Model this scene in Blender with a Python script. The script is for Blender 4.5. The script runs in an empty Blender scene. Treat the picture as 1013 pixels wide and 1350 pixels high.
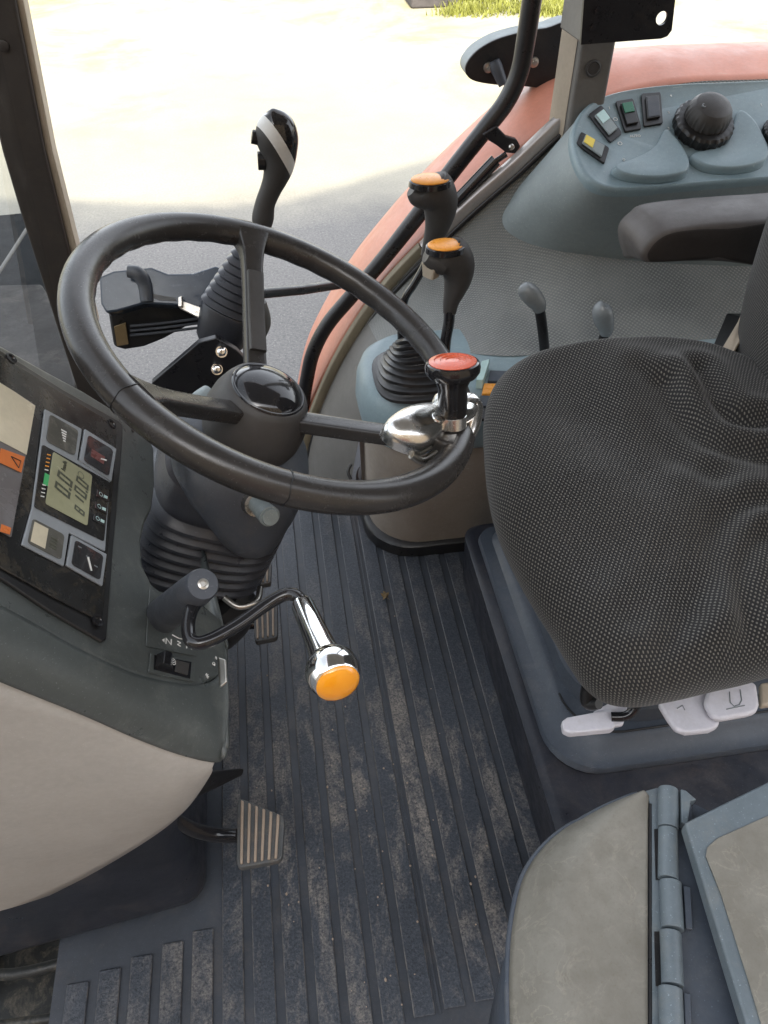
import bpy, bmesh, math, random
from mathutils import Vector as V, Matrix, noise
random.seed(7)
S = bpy.context.scene
COL = S.collection
# ------------------------------------------------------------------ camera
F_PX, CX, CY = 1014.0, 506.5, 675.0
psi, dep = math.radians(8.6), math.radians(44.7)
FW = V((math.cos(dep)*math.sin(psi), math.cos(dep)*math.cos(psi), -math.sin(dep)))
RT = V((math.cos(psi), -math.sin(psi), 0))
UP = RT.cross(FW)
CAM = V((0, 0, 1.15))
cam = bpy.data.cameras.new('camera'); co = bpy.data.objects.new('camera', cam); COL.objects.link(co)
co.location = CAM
co.rotation_euler = Matrix((RT, UP, -FW)).transposed().to_euler()
cam.sensor_fit = 'VERTICAL'; cam.sensor_height = 24; cam.lens = 24*F_PX/1350
cam.clip_start = .02; cam.clip_end = 3000
S.camera = co
# measuring helpers: a point of the photograph carried on to a real plane of the cab
def ray(px, py): return FW + RT*((px-CX)/F_PX) - UP*((py-CY)/F_PX)
def aD(px, py, d): return CAM + ray(px, py)*d
def hit(px, py, pl):
    o, n = pl; r = ray(px, py)
    return CAM + r*((o-CAM).dot(n)/r.dot(n))
def pZ(z): return (V((0, 0, z)), V((0, 0, 1)))
def pY(y): return (V((0, y, 0)), V((0, -1, 0)))
def pX(x): return (V((x, 0, 0)), V((1, 0, 0)))
def aZ(px, py, z): return hit(px, py, pZ(z))
def aY(px, py, y): return hit(px, py, pY(y))
def aX(px, py, x): return hit(px, py, pX(x))

# ------------------------------------------------------------------ materials
def new_mat(name):
    m = bpy.data.materials.new(name); m.use_nodes = True
    nt = m.node_tree; b = nt.nodes['Principled BSDF']
    return m, nt, b
def N(nt, t, **kw):
    n = nt.nodes.new(t)
    for k, v in kw.items():
        if k in n.inputs: n.inputs[k].default_value = v
        else: setattr(n, k, v)
    return n
def ramp(nt, src, a, b, ca=0., cb=1.):
    r = nt.nodes.new('ShaderNodeMapRange'); r.clamp = True
    r.inputs[1].default_value = a; r.inputs[2].default_value = b
    r.inputs[3].default_value = ca; r.inputs[4].default_value = cb
    nt.links.new(src, r.inputs[0]); return r.outputs[0]
def mixc(nt, fac, c1, c2):
    m = nt.nodes.new('ShaderNodeMix'); m.data_type = 'RGBA'
    if hasattr(fac, 'links'): nt.links.new(fac, m.inputs[0])
    else: m.inputs[0].default_value = fac
    for i, c in ((6, c1), (7, c2)):
        if hasattr(c, 'links'): nt.links.new(c, m.inputs[i])
        else: m.inputs[i].default_value = (*c, 1)
    return m.outputs[2]
def math_(nt, op, a, b=None):
    m = nt.nodes.new('ShaderNodeMath'); m.operation = op
    for i, c in ((0, a), (1, b)):
        if c is None: continue
        if hasattr(c, 'links'): nt.links.new(c, m.inputs[i])
        else: m.inputs[i].default_value = c
    return m.outputs[0]
def noise_(nt, vec, scale, detail=4, rough=.6, dist=0.):
    n = nt.nodes.new('ShaderNodeTexNoise'); nt.links.new(vec, n.inputs['Vector'])
    n.inputs['Scale'].default_value = scale; n.inputs['Detail'].default_value = detail
    n.inputs['Roughness'].default_value = rough; n.inputs['Distortion'].default_value = dist
    return n.outputs['Fac']
def plastic(name, col, rough=.5, grain=1400, gstr=.25, var=.25, dust=0., dcol=(.25, .2, .15), metal=0., coat=0.,
            dscale=14, spec=.5, wear=0., dpos=None):
    m, nt, b = new_mat(name)
    geo = nt.nodes.new('ShaderNodeNewGeometry'); P = geo.outputs['Position']
    n1 = noise_(nt, P, 9, 5, .6)
    c = mixc(nt, ramp(nt, n1, .3, .7), tuple(x*(1-var) for x in col), tuple(min(1, x*(1+var)) for x in col))
    n3 = noise_(nt, P, 140, 3, .7)
    c = mixc(nt, ramp(nt, n3, .35, .75, 0, .22), c, tuple(min(1, x*1.5+.01) for x in col))
    if dust > 0:
        d1 = noise_(nt, P, dscale, 8, .72, .6)
        d2 = noise_(nt, P, 260, 3, .8)
        k = math_(nt, 'MULTIPLY', ramp(nt, d1, .5, .72, 0, dust), ramp(nt, d2, .3, .62, .25, 1))
        if dpos:   # dust lies thickest where feet rest
            di = nt.nodes.new('ShaderNodeVectorMath'); di.operation = 'DISTANCE'; nt.links.new(P, di.inputs[0]); di.inputs[1].default_value = (dpos[0], dpos[1], 0)
            k = math_(nt, 'ADD', k, math_(nt, 'MULTIPLY', ramp(nt, d1, .38, .6, 0, dust*1.3), math_(nt, 'MULTIPLY', ramp(nt, di.outputs['Value'], .05, dpos[2], 1, 0), ramp(nt, d2, .25, .6, .3, 1))))
        c = mixc(nt, k, c, dcol)
    if dust > 0:   # lint and fine specks, and a few hairline scratches
        sk_ = ramp(nt, noise_(nt, P, 620, 1, .4), .70, .76, 0, .45)
        c = mixc(nt, sk_, c, tuple(min(.6, x*2.2+.05) for x in col))
        mp = nt.nodes.new('ShaderNodeMapping'); mp.inputs['Rotation'].default_value = (.5, .3, .9); mp.inputs['Scale'].default_value = (1, 14, 6); nt.links.new(P, mp.inputs[0])
        sc_ = math_(nt, 'MULTIPLY', ramp(nt, noise_(nt, mp.outputs[0], 22, 2, .5), .715, .73), ramp(nt, n1, .5, .62, 0, .4))
        c = mixc(nt, sc_, c, tuple(min(.6, x*2+.06) for x in col))
    nt.links.new(c, b.inputs['Base Color'])
    n2 = noise_(nt, P, 30, 5, .7)
    nt.links.new(ramp(nt, n2, .3, .7, max(.03, rough-.09), min(1, rough+.12)), b.inputs['Roughness'])
    b.inputs['Metallic'].default_value = metal
    b.inputs['Coat Weight'].default_value = coat
    b.inputs['Specular IOR Level'].default_value = spec
    if gstr > 0:
        g = noise_(nt, P, grain, 2, .5)
        bp = N(nt, 'ShaderNodeBump', Strength=gstr, Distance=.0006); nt.links.new(g, bp.inputs['Height'])
        nt.links.new(bp.outputs[0], b.inputs['Normal'])
    return m
def woven(name, dark, light, pu, pv, thr, bump=.5, rough=.85, soft=.25, dirt=.3):
    """staggered small dots over a cloth, measured along the surface (metres in the UV map)"""
    m, nt, b = new_mat(name)
    uv = nt.nodes.new('ShaderNodeUVMap'); uv.uv_map = 'surface'
    geo = nt.nodes.new('ShaderNodeNewGeometry'); P = geo.outputs['Position']
    wob = nt.nodes.new('ShaderNodeTexNoise'); nt.links.new(uv.outputs[0], wob.inputs['Vector']); wob.inputs['Scale'].default_value = 25
    sub = nt.nodes.new('ShaderNodeVectorMath'); sub.operation = 'SCALE'; nt.links.new(wob.outputs['Color'], sub.inputs[0]); sub.inputs['Scale'].default_value = .004
    add = nt.nodes.new('ShaderNodeVectorMath'); nt.links.new(uv.outputs[0], add.inputs[0]); nt.links.new(sub.outputs[0], add.inputs[1])
    sp = nt.nodes.new('ShaderNodeSeparateXYZ'); nt.links.new(add.outputs[0], sp.inputs[0])
    su = math_(nt, 'SINE', math_(nt, 'MULTIPLY', sp.outputs[0], 2*math.pi/pu))
    sv = math_(nt, 'SINE', math_(nt, 'MULTIPLY', sp.outputs[1], 2*math.pi/pv))
    pr = math_(nt, 'MULTIPLY', su, sv)
    msk = ramp(nt, pr, thr, min(1, thr+soft))
    n0 = noise_(nt, P, 7, 4, .6); n1 = noise_(nt, P, 500, 2, .7)
    dk = mixc(nt, ramp(nt, n0, .35, .7), dark, tuple(x*1.6 for x in dark))
    lt = mixc(nt, ramp(nt, n1, .3, .7), tuple(x*.6 for x in light), light)
    lt = mixc(nt, ramp(nt, n0, .4, .75, 0, dirt), lt, (light[0]*.75, light[1]*.65, light[2]*.5))
    nt.links.new(mixc(nt, msk, dk, lt), b.inputs['Base Color'])
    b.inputs['Roughness'].default_value = rough
    b.inputs['Specular IOR Level'].default_value = .25
    b.inputs['Sheen Weight'].default_value = .15
    bp = N(nt, 'ShaderNodeBump', Strength=bump, Distance=.0012); nt.links.new(math_(nt, 'ADD', msk, math_(nt, 'MULTIPLY', n1, .5)), bp.inputs['Height'])
    nt.links.new(bp.outputs[0], b.inputs['Normal'])
    return m
def emissive_free(name, col, rough=.4, **k): return plastic(name, col, rough, gstr=0, var=.08, **k)
def glass(name, tint=(1, 1, 1), refl=.12, rough=.02, dirt=.06):
    m, nt, b = new_mat(name); nt.nodes.remove(b)
    out = nt.nodes['Material Output']
    tr = N(nt, 'ShaderNodeBsdfTransparent', Color=(*tint, 1)); gl = N(nt, 'ShaderNodeBsdfGlossy', Roughness=rough)
    df = N(nt, 'ShaderNodeBsdfDiffuse', Color=(.5, .47, .42, 1))
    lw = N(nt, 'ShaderNodeLayerWeight', Blend=.25)
    k = math_(nt, 'ADD', math_(nt, 'MULTIPLY', lw.outputs['Fresnel'], .14), refl)
    mx = nt.nodes.new('ShaderNodeMixShader'); nt.links.new(k, mx.inputs[0]); nt.links.new(tr.outputs[0], mx.inputs[1]); nt.links.new(gl.outputs[0], mx.inputs[2])
    geo = nt.nodes.new('ShaderNodeNewGeometry')
    dn = ramp(nt, noise_(nt, geo.outputs['Position'], 22, 7, .75), .5, .85, 0, dirt*4)
    m2 = nt.nodes.new('ShaderNodeMixShader'); nt.links.new(dn, m2.inputs[0]); nt.links.new(mx.outputs[0], m2.inputs[1]); nt.links.new(df.outputs[0], m2.inputs[2])
    nt.links.new(m2.outputs[0], out.inputs[0]); return m

M = {}
M['rubber'] = plastic('floor rubber', (.060, .070, .090), .42, 420, .55, .3, .85, (.25, .222, .190), dscale=6, dpos=(.10, .52, .30))
M['rubber_smooth'] = plastic('smooth rubber', (.044, .051, .063), .38, 700, .25, .25, .25, (.2, .16, .12), dscale=10)
M['rubber_box'] = plastic('moulded floor cover', (.015, .018, .027), .36, 700, .3, .3, .3, (.16, .13, .11), dscale=9)
M['dash'] = plastic('grey green dash plastic', (.074, .083, .081), .33, 1500, .35, .12, .3, (.3, .3, .27), dscale=18)
M['beige'] = plastic('beige side panel', (.43, .415, .39), .6, 1600, .35, .07, .15, (.45, .4, .33), dscale=8)
M['console_beige'] = plastic('brown grey trim', (.27, .235, .2), .55, 1500, .25, .1, .2, (.35, .3, .22))
M['blue_grey'] = plastic('blue grey plastic', (.215, .29, .32), .38, 1500, .22, .1, .12, (.42, .4, .34), dscale=14)
M['box_blue'] = plastic('box blue plastic', (.13, .16, .18), .36, 1500, .22, .14, .35, (.3, .28, .23), dscale=22)
M['pod_skirt'] = plastic('pod skirt plastic', (.245, .285, .29), .5, 1500, .25, .1, .1, (.4, .38, .32))
M['seat_plate'] = plastic('seat plate plastic', (.056, .069, .09), .42, 1300, .22, .12, .15, (.3, .28, .25))
M['black'] = plastic('black plastic', (.012, .012, .013), .35, 1500, .2, .2, .1, (.2, .17, .13))
M['black_gloss'] = plastic('gloss black', (.012, .012, .014), .12, 100, 0, .1, coat=.3, dust=.1)
M['rim'] = plastic('worn steering rim', (.034, .032, .031), .22, 1100, .2, .2, .06, (.13, .1, .075), dscale=16)
M['hub'] = plastic('hub plastic', (.05, .047, .045), .5, 1400, .35, .15)
M['shroud'] = plastic('column shroud', (.050, .057, .070), .45, 1500, .3, .12, .25, (.22, .2, .17), dscale=20)
M['boot'] = plastic('rubber boot', (.030, .032, .040), .32, 900, .2, .2, .35, (.16, .13, .11), dscale=12)
M['chrome'] = plastic('chrome', (.8, .8, .8), .06, 100, 0, .05, metal=1)
M['cast'] = plastic('polished cast metal', (.9, .89, .86), .2, 160, .25, .1, metal=1)
M['steel'] = plastic('zinc steel', (.5, .48, .44), .3, 300, .2, .15, metal=1)
M['black_metal'] = plastic('black painted metal', (.014, .014, .016), .3, 800, .15, .2, .12, (.25, .2, .15))
M['orange'] = plastic('orange lens', (.95, .34, .01), .12, 200, .05, .1, coat=1)
M['orange_cap'] = plastic('orange cap', (.85, .33, .04), .3, 900, .12, .12)
M['red_cap'] = plastic('orange red cap', (.62, .09, .03), .25, 900, .1, .2, .15, (.8, .5, .3))
M['red_paint'] = plastic('faded red paint', (.56, .22, .145), .4, 900, .1, .12, .25, (.6, .36, .28), dscale=6)
M['pillar'] = plastic('brown black pillar', (.028, .023, .02), .55, 1200, .3, .2, .1, (.2, .15, .1))
M['pillar_light'] = plastic('pillar edge trim', (.42, .36, .28), .5, 1200, .1, .1)
M['cpillar'] = plastic('grey post plastic', (.14, .135, .125), .5, 1300, .25, .1)
M['seal'] = plastic('weather seal', (.22, .19, .13), .6, 800, .2, .2)
M['alu'] = plastic('aluminium rail', (.42, .39, .37), .35, 600, .15, .12, .2, (.5, .42, .32), metal=.4)
M['white_plastic'] = plastic('white plastic', (.62, .61, .66), .45, 1500, .12, .06, .25, (.4, .36, .32), dscale=40)
M['grey_knob'] = plastic('grey lever knob', (.2, .22, .23), .2, 1000, .02, .03)
M['arm'] = plastic('armrest vinyl', (.085, .076, .072), .5, 1300, .4, .12)
M['arm_side_shade'] = plastic('armrest painted shade', (.022, .019, .018), .55, 1300, .4, .15)
M['red_zone'] = emissive_free('red gauge zone', (.16, .05, .045), .3)
M['cowl'] = plastic('dusty cowl', (.045, .042, .04), .6, 500, .3, .3, .5, (.2, .18, .155), dscale=12, spec=.2)
M['cowl_dark'] = plastic('dark side cowl', (.010, .012, .014), .7, 500, .2, .3, .2, (.05, .045, .04), dscale=12, spec=.1)
M['lid_beige'] = None
M['bezel'] = plastic('cluster bezel', (.014, .014, .014), .22, 1500, .08, .2, .25, (.35, .28, .18), dscale=22)
M['grey_frame'] = plastic('gauge frame', (.25, .27, .29), .4, 1500, .12, .08)
M['lcd'] = plastic('display', (.33, .33, .21), .2, 900, .02, .05)
M['lcd_ink'] = emissive_free('display ink', (.075, .08, .055), .4)
M['gauge_dark'] = plastic('gauge face', (.03, .03, .032), .08, 300, .03, .3, .5, (.3, .1, .07), coat=.6, dscale=30)
M['gauge_pale'] = plastic('gauge face pale', (.10, .097, .085), .08, 300, .03, .4, .5, (.5, .47, .4), coat=.6, dscale=30)
M['white'] = emissive_free('white print', (.75, .75, .72), .5)
M['green'] = emissive_free('green print', (.06, .42, .14), .4)
M['dgreen'] = emissive_free('green switch', (.01, .14, .07), .3)
M['yellow'] = emissive_free('yellow switch', (.8, .6, .08), .3)
M['cyan'] = emissive_free('pale switch', (.45, .62, .6), .3)
M['panel_pale'] = plastic('warning lamp strip', (.62, .56, .42), .2, 300, .03, .12, coat=.5)
M['panel_grey'] = plastic('dark lamp strip', (.15, .14, .14), .2, 300, .03, .12, coat=.5)
M['warn'] = emissive_free('warning lamp', (.62, .17, .04), .3)
M['pedal'] = plastic('pedal rubber', (.075, .08, .082), .6, 500, .5, .2, .4, (.3, .22, .16), dscale=40)
M['pedal_rib'] = plastic('worn pedal rib', (.33, .26, .20), .7, 500, .4, .2)
M['leaf'] = plastic('dry leaf', (.16, .11, .05), .8, 300, .3, .3)
M['grille'] = plastic('step metal', (.1, .14, .15), .5, 300, .4, .4, .5, (.3, .26, .2))
M['grime'] = plastic('greasy frame', (.02, .022, .022), .5, 160, .8, .5, .8, (.22, .19, .14), dscale=26)
M['seat'] = woven('seat cloth', (.012, .0118, .0122), (.175, .17, .155), .0047, .0068, .28, .5, soft=.35)
M['liner'] = woven('embossed liner', (.155, .165, .163), (.38, .385, .365), .0082, .0070, -.1, .5, .6, .7, .4)
M['glass'] = glass('window glass', refl=.0, dirt=0.0)
M['screen_glass'] = glass('windscreen glass', (.80, .83, .84), .01, dirt=.03)
M['shade_barn'] = plastic('barn boards', (.4, .3, .2), .8, 60, .4, .2)
M['roof'] = plastic('roof tiles', (.2, .08, .05), .8, 30, .4, .2)

def mat_lid():
    m, nt, b = new_mat('worn beige lid')
    P = nt.nodes.new('ShaderNodeNewGeometry').outputs['Position']
    base = mixc(nt, ramp(nt, noise_(nt, P, 9, 6, .7), .3, .7), (.175, .166, .14), (.245, .235, .205))
    sc = noise_(nt, P, 34, 6, .6, .8)
    line = ramp(nt, math_(nt, 'ABSOLUTE', math_(nt, 'SUBTRACT', sc, .5)), .0, .022, 1, 0)
    zone = ramp(nt, noise_(nt, P, 14, 4, .6), .42, .60)
    k = math_(nt, 'MULTIPLY', math_(nt, 'MULTIPLY', line, zone), .24)
    base = mixc(nt, ramp(nt, noise_(nt, P, 45, 5, .7), .42, .66, 0, .35), base, (.12, .108, .085))
    c = mixc(nt, k, base, (.42, .39, .32))
    c = mixc(nt, ramp(nt, noise_(nt, P, 300, 3, .8), .55, .8, 0, .35), c, (.1, .085, .05))
    nt.links.new(c, b.inputs['Base Color'])
    b.inputs['Roughness'].default_value = .62
    bp = N(nt, 'ShaderNodeBump', Strength=.35, Distance=.0008); nt.links.new(noise_(nt, P, 260, 5, .6), bp.inputs['Height'])
    nt.links.new(bp.outputs[0], b.inputs['Normal'])
    return m
def mat_rib():
    m, nt, b = new_mat('dusty ribbed rubber')
    P = nt.nodes.new('ShaderNodeNewGeometry').outputs['Position']
    sp = nt.nodes.new('ShaderNodeSeparateXYZ'); nt.links.new(P, sp.inputs[0])
    big = noise_(nt, P, 5, 6, .65); fine = noise_(nt, P, 330, 3, .7); mid = noise_(nt, P, 60, 5, .7)
    c = mixc(nt, ramp(nt, big, .3, .7), (.030, .037, .049), (.056, .065, .081))
    c = mixc(nt, ramp(nt, fine, .5, .68, 0, .55), c, (.105, .115, .13))
    c = mixc(nt, ramp(nt, fine, .32, .46, .6, 0), c, (.012, .014, .018))
    # dust: thick where feet rest, caught in streaks along the edges of each rib
    mp = nt.nodes.new('ShaderNodeMapping'); nt.links.new(P, mp.inputs[0]); mp.inputs['Scale'].default_value = (1, .45, 1)
    d1 = noise_(nt, mp.outputs[0], 11, 10, .8, .4)
    di = nt.nodes.new('ShaderNodeVectorMath'); di.operation = 'DISTANCE'; nt.links.new(P, di.inputs[0]); di.inputs[1].default_value = (.09, .50, 0)
    reach = ramp(nt, di.outputs['Value'], .06, .5, 1, .18)
    k = math_(nt, 'MULTIPLY', ramp(nt, d1, .485, .60), reach)
    k = math_(nt, 'MULTIPLY', k, ramp(nt, fine, .34, .62, .1, 1))
    fr_ = math_(nt, 'FRACT', math_(nt, 'MULTIPLY', math_(nt, 'SUBTRACT', sp.outputs[0], -.386+.018), 1/.0402))
    e1 = ramp(nt, fr_, .0, .045, 1, 0); e2 = ramp(nt, math_(nt, 'ABSOLUTE', math_(nt, 'SUBTRACT', fr_, .697)), .0, .04, 1, 0)
    edge = math_(nt, 'MULTIPLY', math_(nt, 'MAXIMUM', e1, e2), ramp(nt, mid, .42, .62, .08, .85))
    k = math_(nt, 'MAXIMUM', k, math_(nt, 'MULTIPLY', edge, ramp(nt, reach, .1, .7, .35, .8)))
    c = mixc(nt, math_(nt, 'MULTIPLY', k, .85), c, (.36, .32, .275))
    nt.links.new(c, b.inputs['Base Color'])
    nt.links.new(ramp(nt, k, 0, .5, .38, .8), b.inputs['Roughness'])
    b.inputs['Specular IOR Level'].default_value = .45
    bp = N(nt, 'ShaderNodeBump', Strength=.7, Distance=.0012); nt.links.new(math_(nt, 'ADD', fine, mid), bp.inputs['Height'])
    nt.links.new(bp.outputs[0], b.inputs['Normal'])
    return m
M['rubber'] = mat_rib()
M['lid_beige'] = mat_lid()
def mat_ground():
    m, nt, b = new_mat('gravelled asphalt')
    P = nt.nodes.new('ShaderNodeNewGeometry').outputs['Position']
    n = noise_(nt, P, .7, 6, .65); f = noise_(nt, P, 60, 4, .8); g = noise_(nt, P, 12, 4, .7)
    sp = nt.nodes.new('ShaderNodeSeparateXYZ'); nt.links.new(P, sp.inputs[0])
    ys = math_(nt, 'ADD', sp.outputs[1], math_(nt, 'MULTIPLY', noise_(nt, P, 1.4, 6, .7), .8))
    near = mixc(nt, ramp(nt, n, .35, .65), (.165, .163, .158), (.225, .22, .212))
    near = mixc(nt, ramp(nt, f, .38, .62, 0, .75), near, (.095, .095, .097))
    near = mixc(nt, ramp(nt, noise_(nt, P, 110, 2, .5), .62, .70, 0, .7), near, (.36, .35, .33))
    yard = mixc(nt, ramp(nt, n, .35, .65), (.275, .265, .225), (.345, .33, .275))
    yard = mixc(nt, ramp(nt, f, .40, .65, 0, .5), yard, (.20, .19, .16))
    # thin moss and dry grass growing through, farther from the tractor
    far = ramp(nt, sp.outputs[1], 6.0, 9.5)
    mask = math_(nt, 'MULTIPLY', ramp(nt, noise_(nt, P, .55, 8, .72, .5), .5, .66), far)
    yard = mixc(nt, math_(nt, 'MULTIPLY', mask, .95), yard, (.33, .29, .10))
    c = mixc(nt, ramp(nt, ys, 5.35, 6.1), near, yard)  # near asphalt made darker still, deepening the shade by colour
    nt.links.new(c, b.inputs['Base Color']); b.inputs['Roughness'].default_value = .9
    bp = N(nt, 'ShaderNodeBump', Strength=.6, Distance=.004); nt.links.new(f, bp.inputs['Height'])
    nt.links.new(bp.outputs[0], b.inputs['Normal'])
    return m
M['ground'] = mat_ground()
M['grass'] = plastic('grass blades', (.16, .17, .03), .6, 100, 0, .3)
M['concrete'] = plastic('old concrete', (.05, .045, .045), .9, 60, .5, .3)

# ------------------------------------------------------------------ object helpers
def thing(name, label, cat, loc, group=None):
    o = bpy.data.objects.new(name, None); COL.objects.link(o); o.location = loc
    o.empty_display_size = .05
    o['label'] = label; o['category'] = cat
    if group: o['group'] = group
    return o
def wloc(o):
    p = V((0, 0, 0))
    while o: p = p+o.location; o = o.parent
    return p
def obj(name, bm, m, parent=None, smooth=True, angle=38, bevel=0, seg=3, sub=0, label=None, keep_origin=False):
    bmesh.ops.recalc_face_normals(bm, faces=bm.faces)
    me = bpy.data.meshes.new(name)
    if parent: off = wloc(parent)
    elif keep_origin: off = V((0, 0, 0))
    else:
        xs = [v.co for v in bm.verts]
        off = V(((min(c.x for c in xs)+max(c.x for c in xs))/2, (min(c.y for c in xs)+max(c.y for c in xs))/2, min(c.z for c in xs)))
    bmesh.ops.translate(bm, verts=bm.verts, vec=-off)
    bm.to_mesh(me); bm.free()
    o = bpy.data.objects.new(name, me); COL.objects.link(o)
    if parent: o.parent = parent
    else: o.location = off
    for mm in (m if isinstance(m, list) else [m]): me.materials.append(mm)
    if smooth:
        me.shade_smooth(); me.set_sharp_from_angle(angle=math.radians(angle))
    if bevel:
        b = o.modifiers.new('bevel', 'BEVEL'); b.width = bevel; b.segments = seg; b.limit_method = 'ANGLE'; b.angle_limit = math.radians(30)
        b.harden_normals = True
    if sub:
        s = o.modifiers.new('subsurf', 'SUBSURF'); s.levels = sub; s.render_levels = sub
    if label: o['label'] = label
    return o
def tag(o, label, cat, group=None):
    o['label'] = label; o['category'] = cat
    if group: o['group'] = group
    return o
def struct(o): o['kind'] = 'structure'; return o

def prism(pts, vec, bm=None):
    """polygon pushed along a vector"""
    bm = bm or bmesh.new(); vec = V(vec)
    a = [bm.verts.new(p) for p in pts]; b = [bm.verts.new(V(p)+vec) for p in pts]
    bm.faces.new(a); bm.faces.new(list(reversed(b)))
    n = len(pts)
    for i in range(n): bm.faces.new((a[i], b[i], b[(i+1) % n], a[(i+1) % n]))
    return bm
def box(lo, hi, bm=None):
    x0, y0, z0 = lo; x1, y1, z1 = hi
    return prism([(x0, y0, z0), (x1, y0, z0), (x1, y1, z0), (x0, y1, z0)], (0, 0, z1-z0), bm)
def catmull(pts, n=6):
    pts = [V(p) for p in pts]; out = []
    for i in range(len(pts)-1):
        p0 = pts[max(i-1, 0)]; p1 = pts[i]; p2 = pts[i+1]; p3 = pts[min(i+2, len(pts)-1)]
        for k in range(n):
            t = k/n
            out.append(.5*((2*p1)+(p2-p0)*t+(2*p0-5*p1+4*p2-p3)*t*t+(-p0+3*p1-3*p2+p3)*t**3))
    out.append(pts[-1]); return out
def catmull_closed(pts, n=6):
    pts = [V(p) for p in pts]; L = len(pts); out = []
    for i in range(L):
        p0, p1, p2, p3 = pts[i-1], pts[i], pts[(i+1) % L], pts[(i+2) % L]
        for k in range(n):
            t = k/n
            out.append(.5*((2*p1)+(p2-p0)*t+(2*p0-5*p1+4*p2-p3)*t*t+(-p0+3*p1-3*p2+p3)*t**3))
    return out
def tube(pts, r, seg=20, bm=None, smooth=6, ref=None, flat=1., cap=True, rect=False):
    """swept tube; r one number or one per point; flat squashes the second axis"""
    bm = bm or bmesh.new()
    rr = r if isinstance(r, (list, tuple)) else [r]*len(pts)
    if smooth > 1:
        q = catmull([V((p[0], p[1], p[2])) for p in pts], smooth)
        rq = [c.x for c in catmull([V((x, 0, 0)) for x in rr], smooth)]
    else: q = [V(p) for p in pts]; rq = list(rr)
    rings = []; u = V(ref) if ref else None
    for i, p in enumerate(q):
        t = (q[min(i+1, len(q)-1)]-q[max(i-1, 0)]).normalized()
        if u is None: u = t.orthogonal()
        u = (u-t*u.dot(t)).normalized(); w = t.cross(u)
        ring = []
        for k in range(seg):
            a = 2*math.pi*k/seg
            ca, sa = math.cos(a), math.sin(a)
            if rect:
                e = .35; ca = math.copysign(abs(ca)**e, ca); sa = math.copysign(abs(sa)**e, sa)
            ring.append(bm.verts.new(p+u*ca*rq[i]+w*sa*rq[i]*flat))
        rings.append(ring)
    for a, b in zip(rings, rings[1:]):
        for k in range(seg): bm.faces.new((a[k], a[(k+1) % seg], b[(k+1) % seg], b[k]))
    if cap:
        bm.faces.new(list(reversed(rings[0]))); bm.faces.new(rings[-1])
    return bm
def lathe(o, ax, prof, seg=48, bm=None, wob=None):
    """prof: (radius, height) pairs round axis ax from o"""
    bm = bm or bmesh.new(); ax = V(ax).normalized(); u = ax.orthogonal().normalized(); w = ax.cross(u); o = V(o)
    rings = []
    for r, h in prof:
        if r < 1e-6: rings.append([bm.verts.new(o+ax*h)]); continue
        ring = []
        for k in range(seg):
            a = 2*math.pi*k/seg; q = r*(wob(a, h) if wob else 1)
            ring.append(bm.verts.new(o+ax*h+(u*math.cos(a)+w*math.sin(a))*q))
        rings.append(ring)
    for a, b in zip(rings, rings[1:]):
        if len(a) == 1 and len(b) == 1: continue
        if len(a) == 1:
            for k in range(seg): bm.faces.new((a[0], b[k], b[(k+1) % seg]))
        elif len(b) == 1:
            for k in range(seg): bm.faces.new((a[k], a[(k+1) % seg], b[0]))
        else:
            for k in range(seg): bm.faces.new((a[k], a[(k+1) % seg], b[(k+1) % seg], b[k]))
    if len(rings[0]) > 1: bm.faces.new(list(reversed(rings[0])))
    if len(rings[-1]) > 1: bm.faces.new(rings[-1])
    return bm
def loft(rings, bm=None, cap0=True, cap1=True, closed=True, uv=None):
    bm = bm or bmesh.new()
    R = [[bm.verts.new(p) for p in r] for r in rings]; n = len(R[0])
    for a, b in zip(R, R[1:]):
        for k in range(n if closed else n-1):
            bm.faces.new((a[k], a[(k+1) % n], b[(k+1) % n], b[k]))
    if cap0 and closed: bm.faces.new(list(reversed(R[0])))
    if cap1 and closed: bm.faces.new(R[-1])
    return bm
def grid(fn, nu, nv, uvfn=None, bm=None):
    bm = bm or bmesh.new()
    g = [[bm.verts.new(fn(i/nu, j/nv)) for j in range(nv+1)] for i in range(nu+1)]
    lay = bm.loops.layers.uv.new('surface') if uvfn else None
    for i in range(nu):
        for j in range(nv):
            f = bm.faces.new((g[i][j], g[i+1][j], g[i+1][j+1], g[i][j+1]))
            if lay:
                for l, (a, b) in zip(f.loops, ((i, j), (i+1, j), (i+1, j+1), (i, j+1))): l[lay].uv = uvfn(a/nu, b/nv)
    return bm
def solidify(o, th, off=-1):
    s = o.modifiers.new('solid', 'SOLIDIFY'); s.thickness = th; s.offset = off; return o
def pxpoly(pts, pl, d=0):
    n = pl[1]; n = n if n.dot(CAM-pl[0]) > 0 else -n
    return [hit(x, y, pl)+n*d for x, y in pts]
def slab(pts, pl, h0, h1, smooth=0, bm=None):
    """outline measured on a plane, from height h0 to h1 above it"""
    n = pl[1]; n = n if n.dot(CAM-pl[0]) > 0 else -n
    q = pxpoly(pts, pl, h0)
    if smooth: q = catmull_closed(q, smooth)
    return prism(q, n*(h1-h0), bm)
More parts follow.
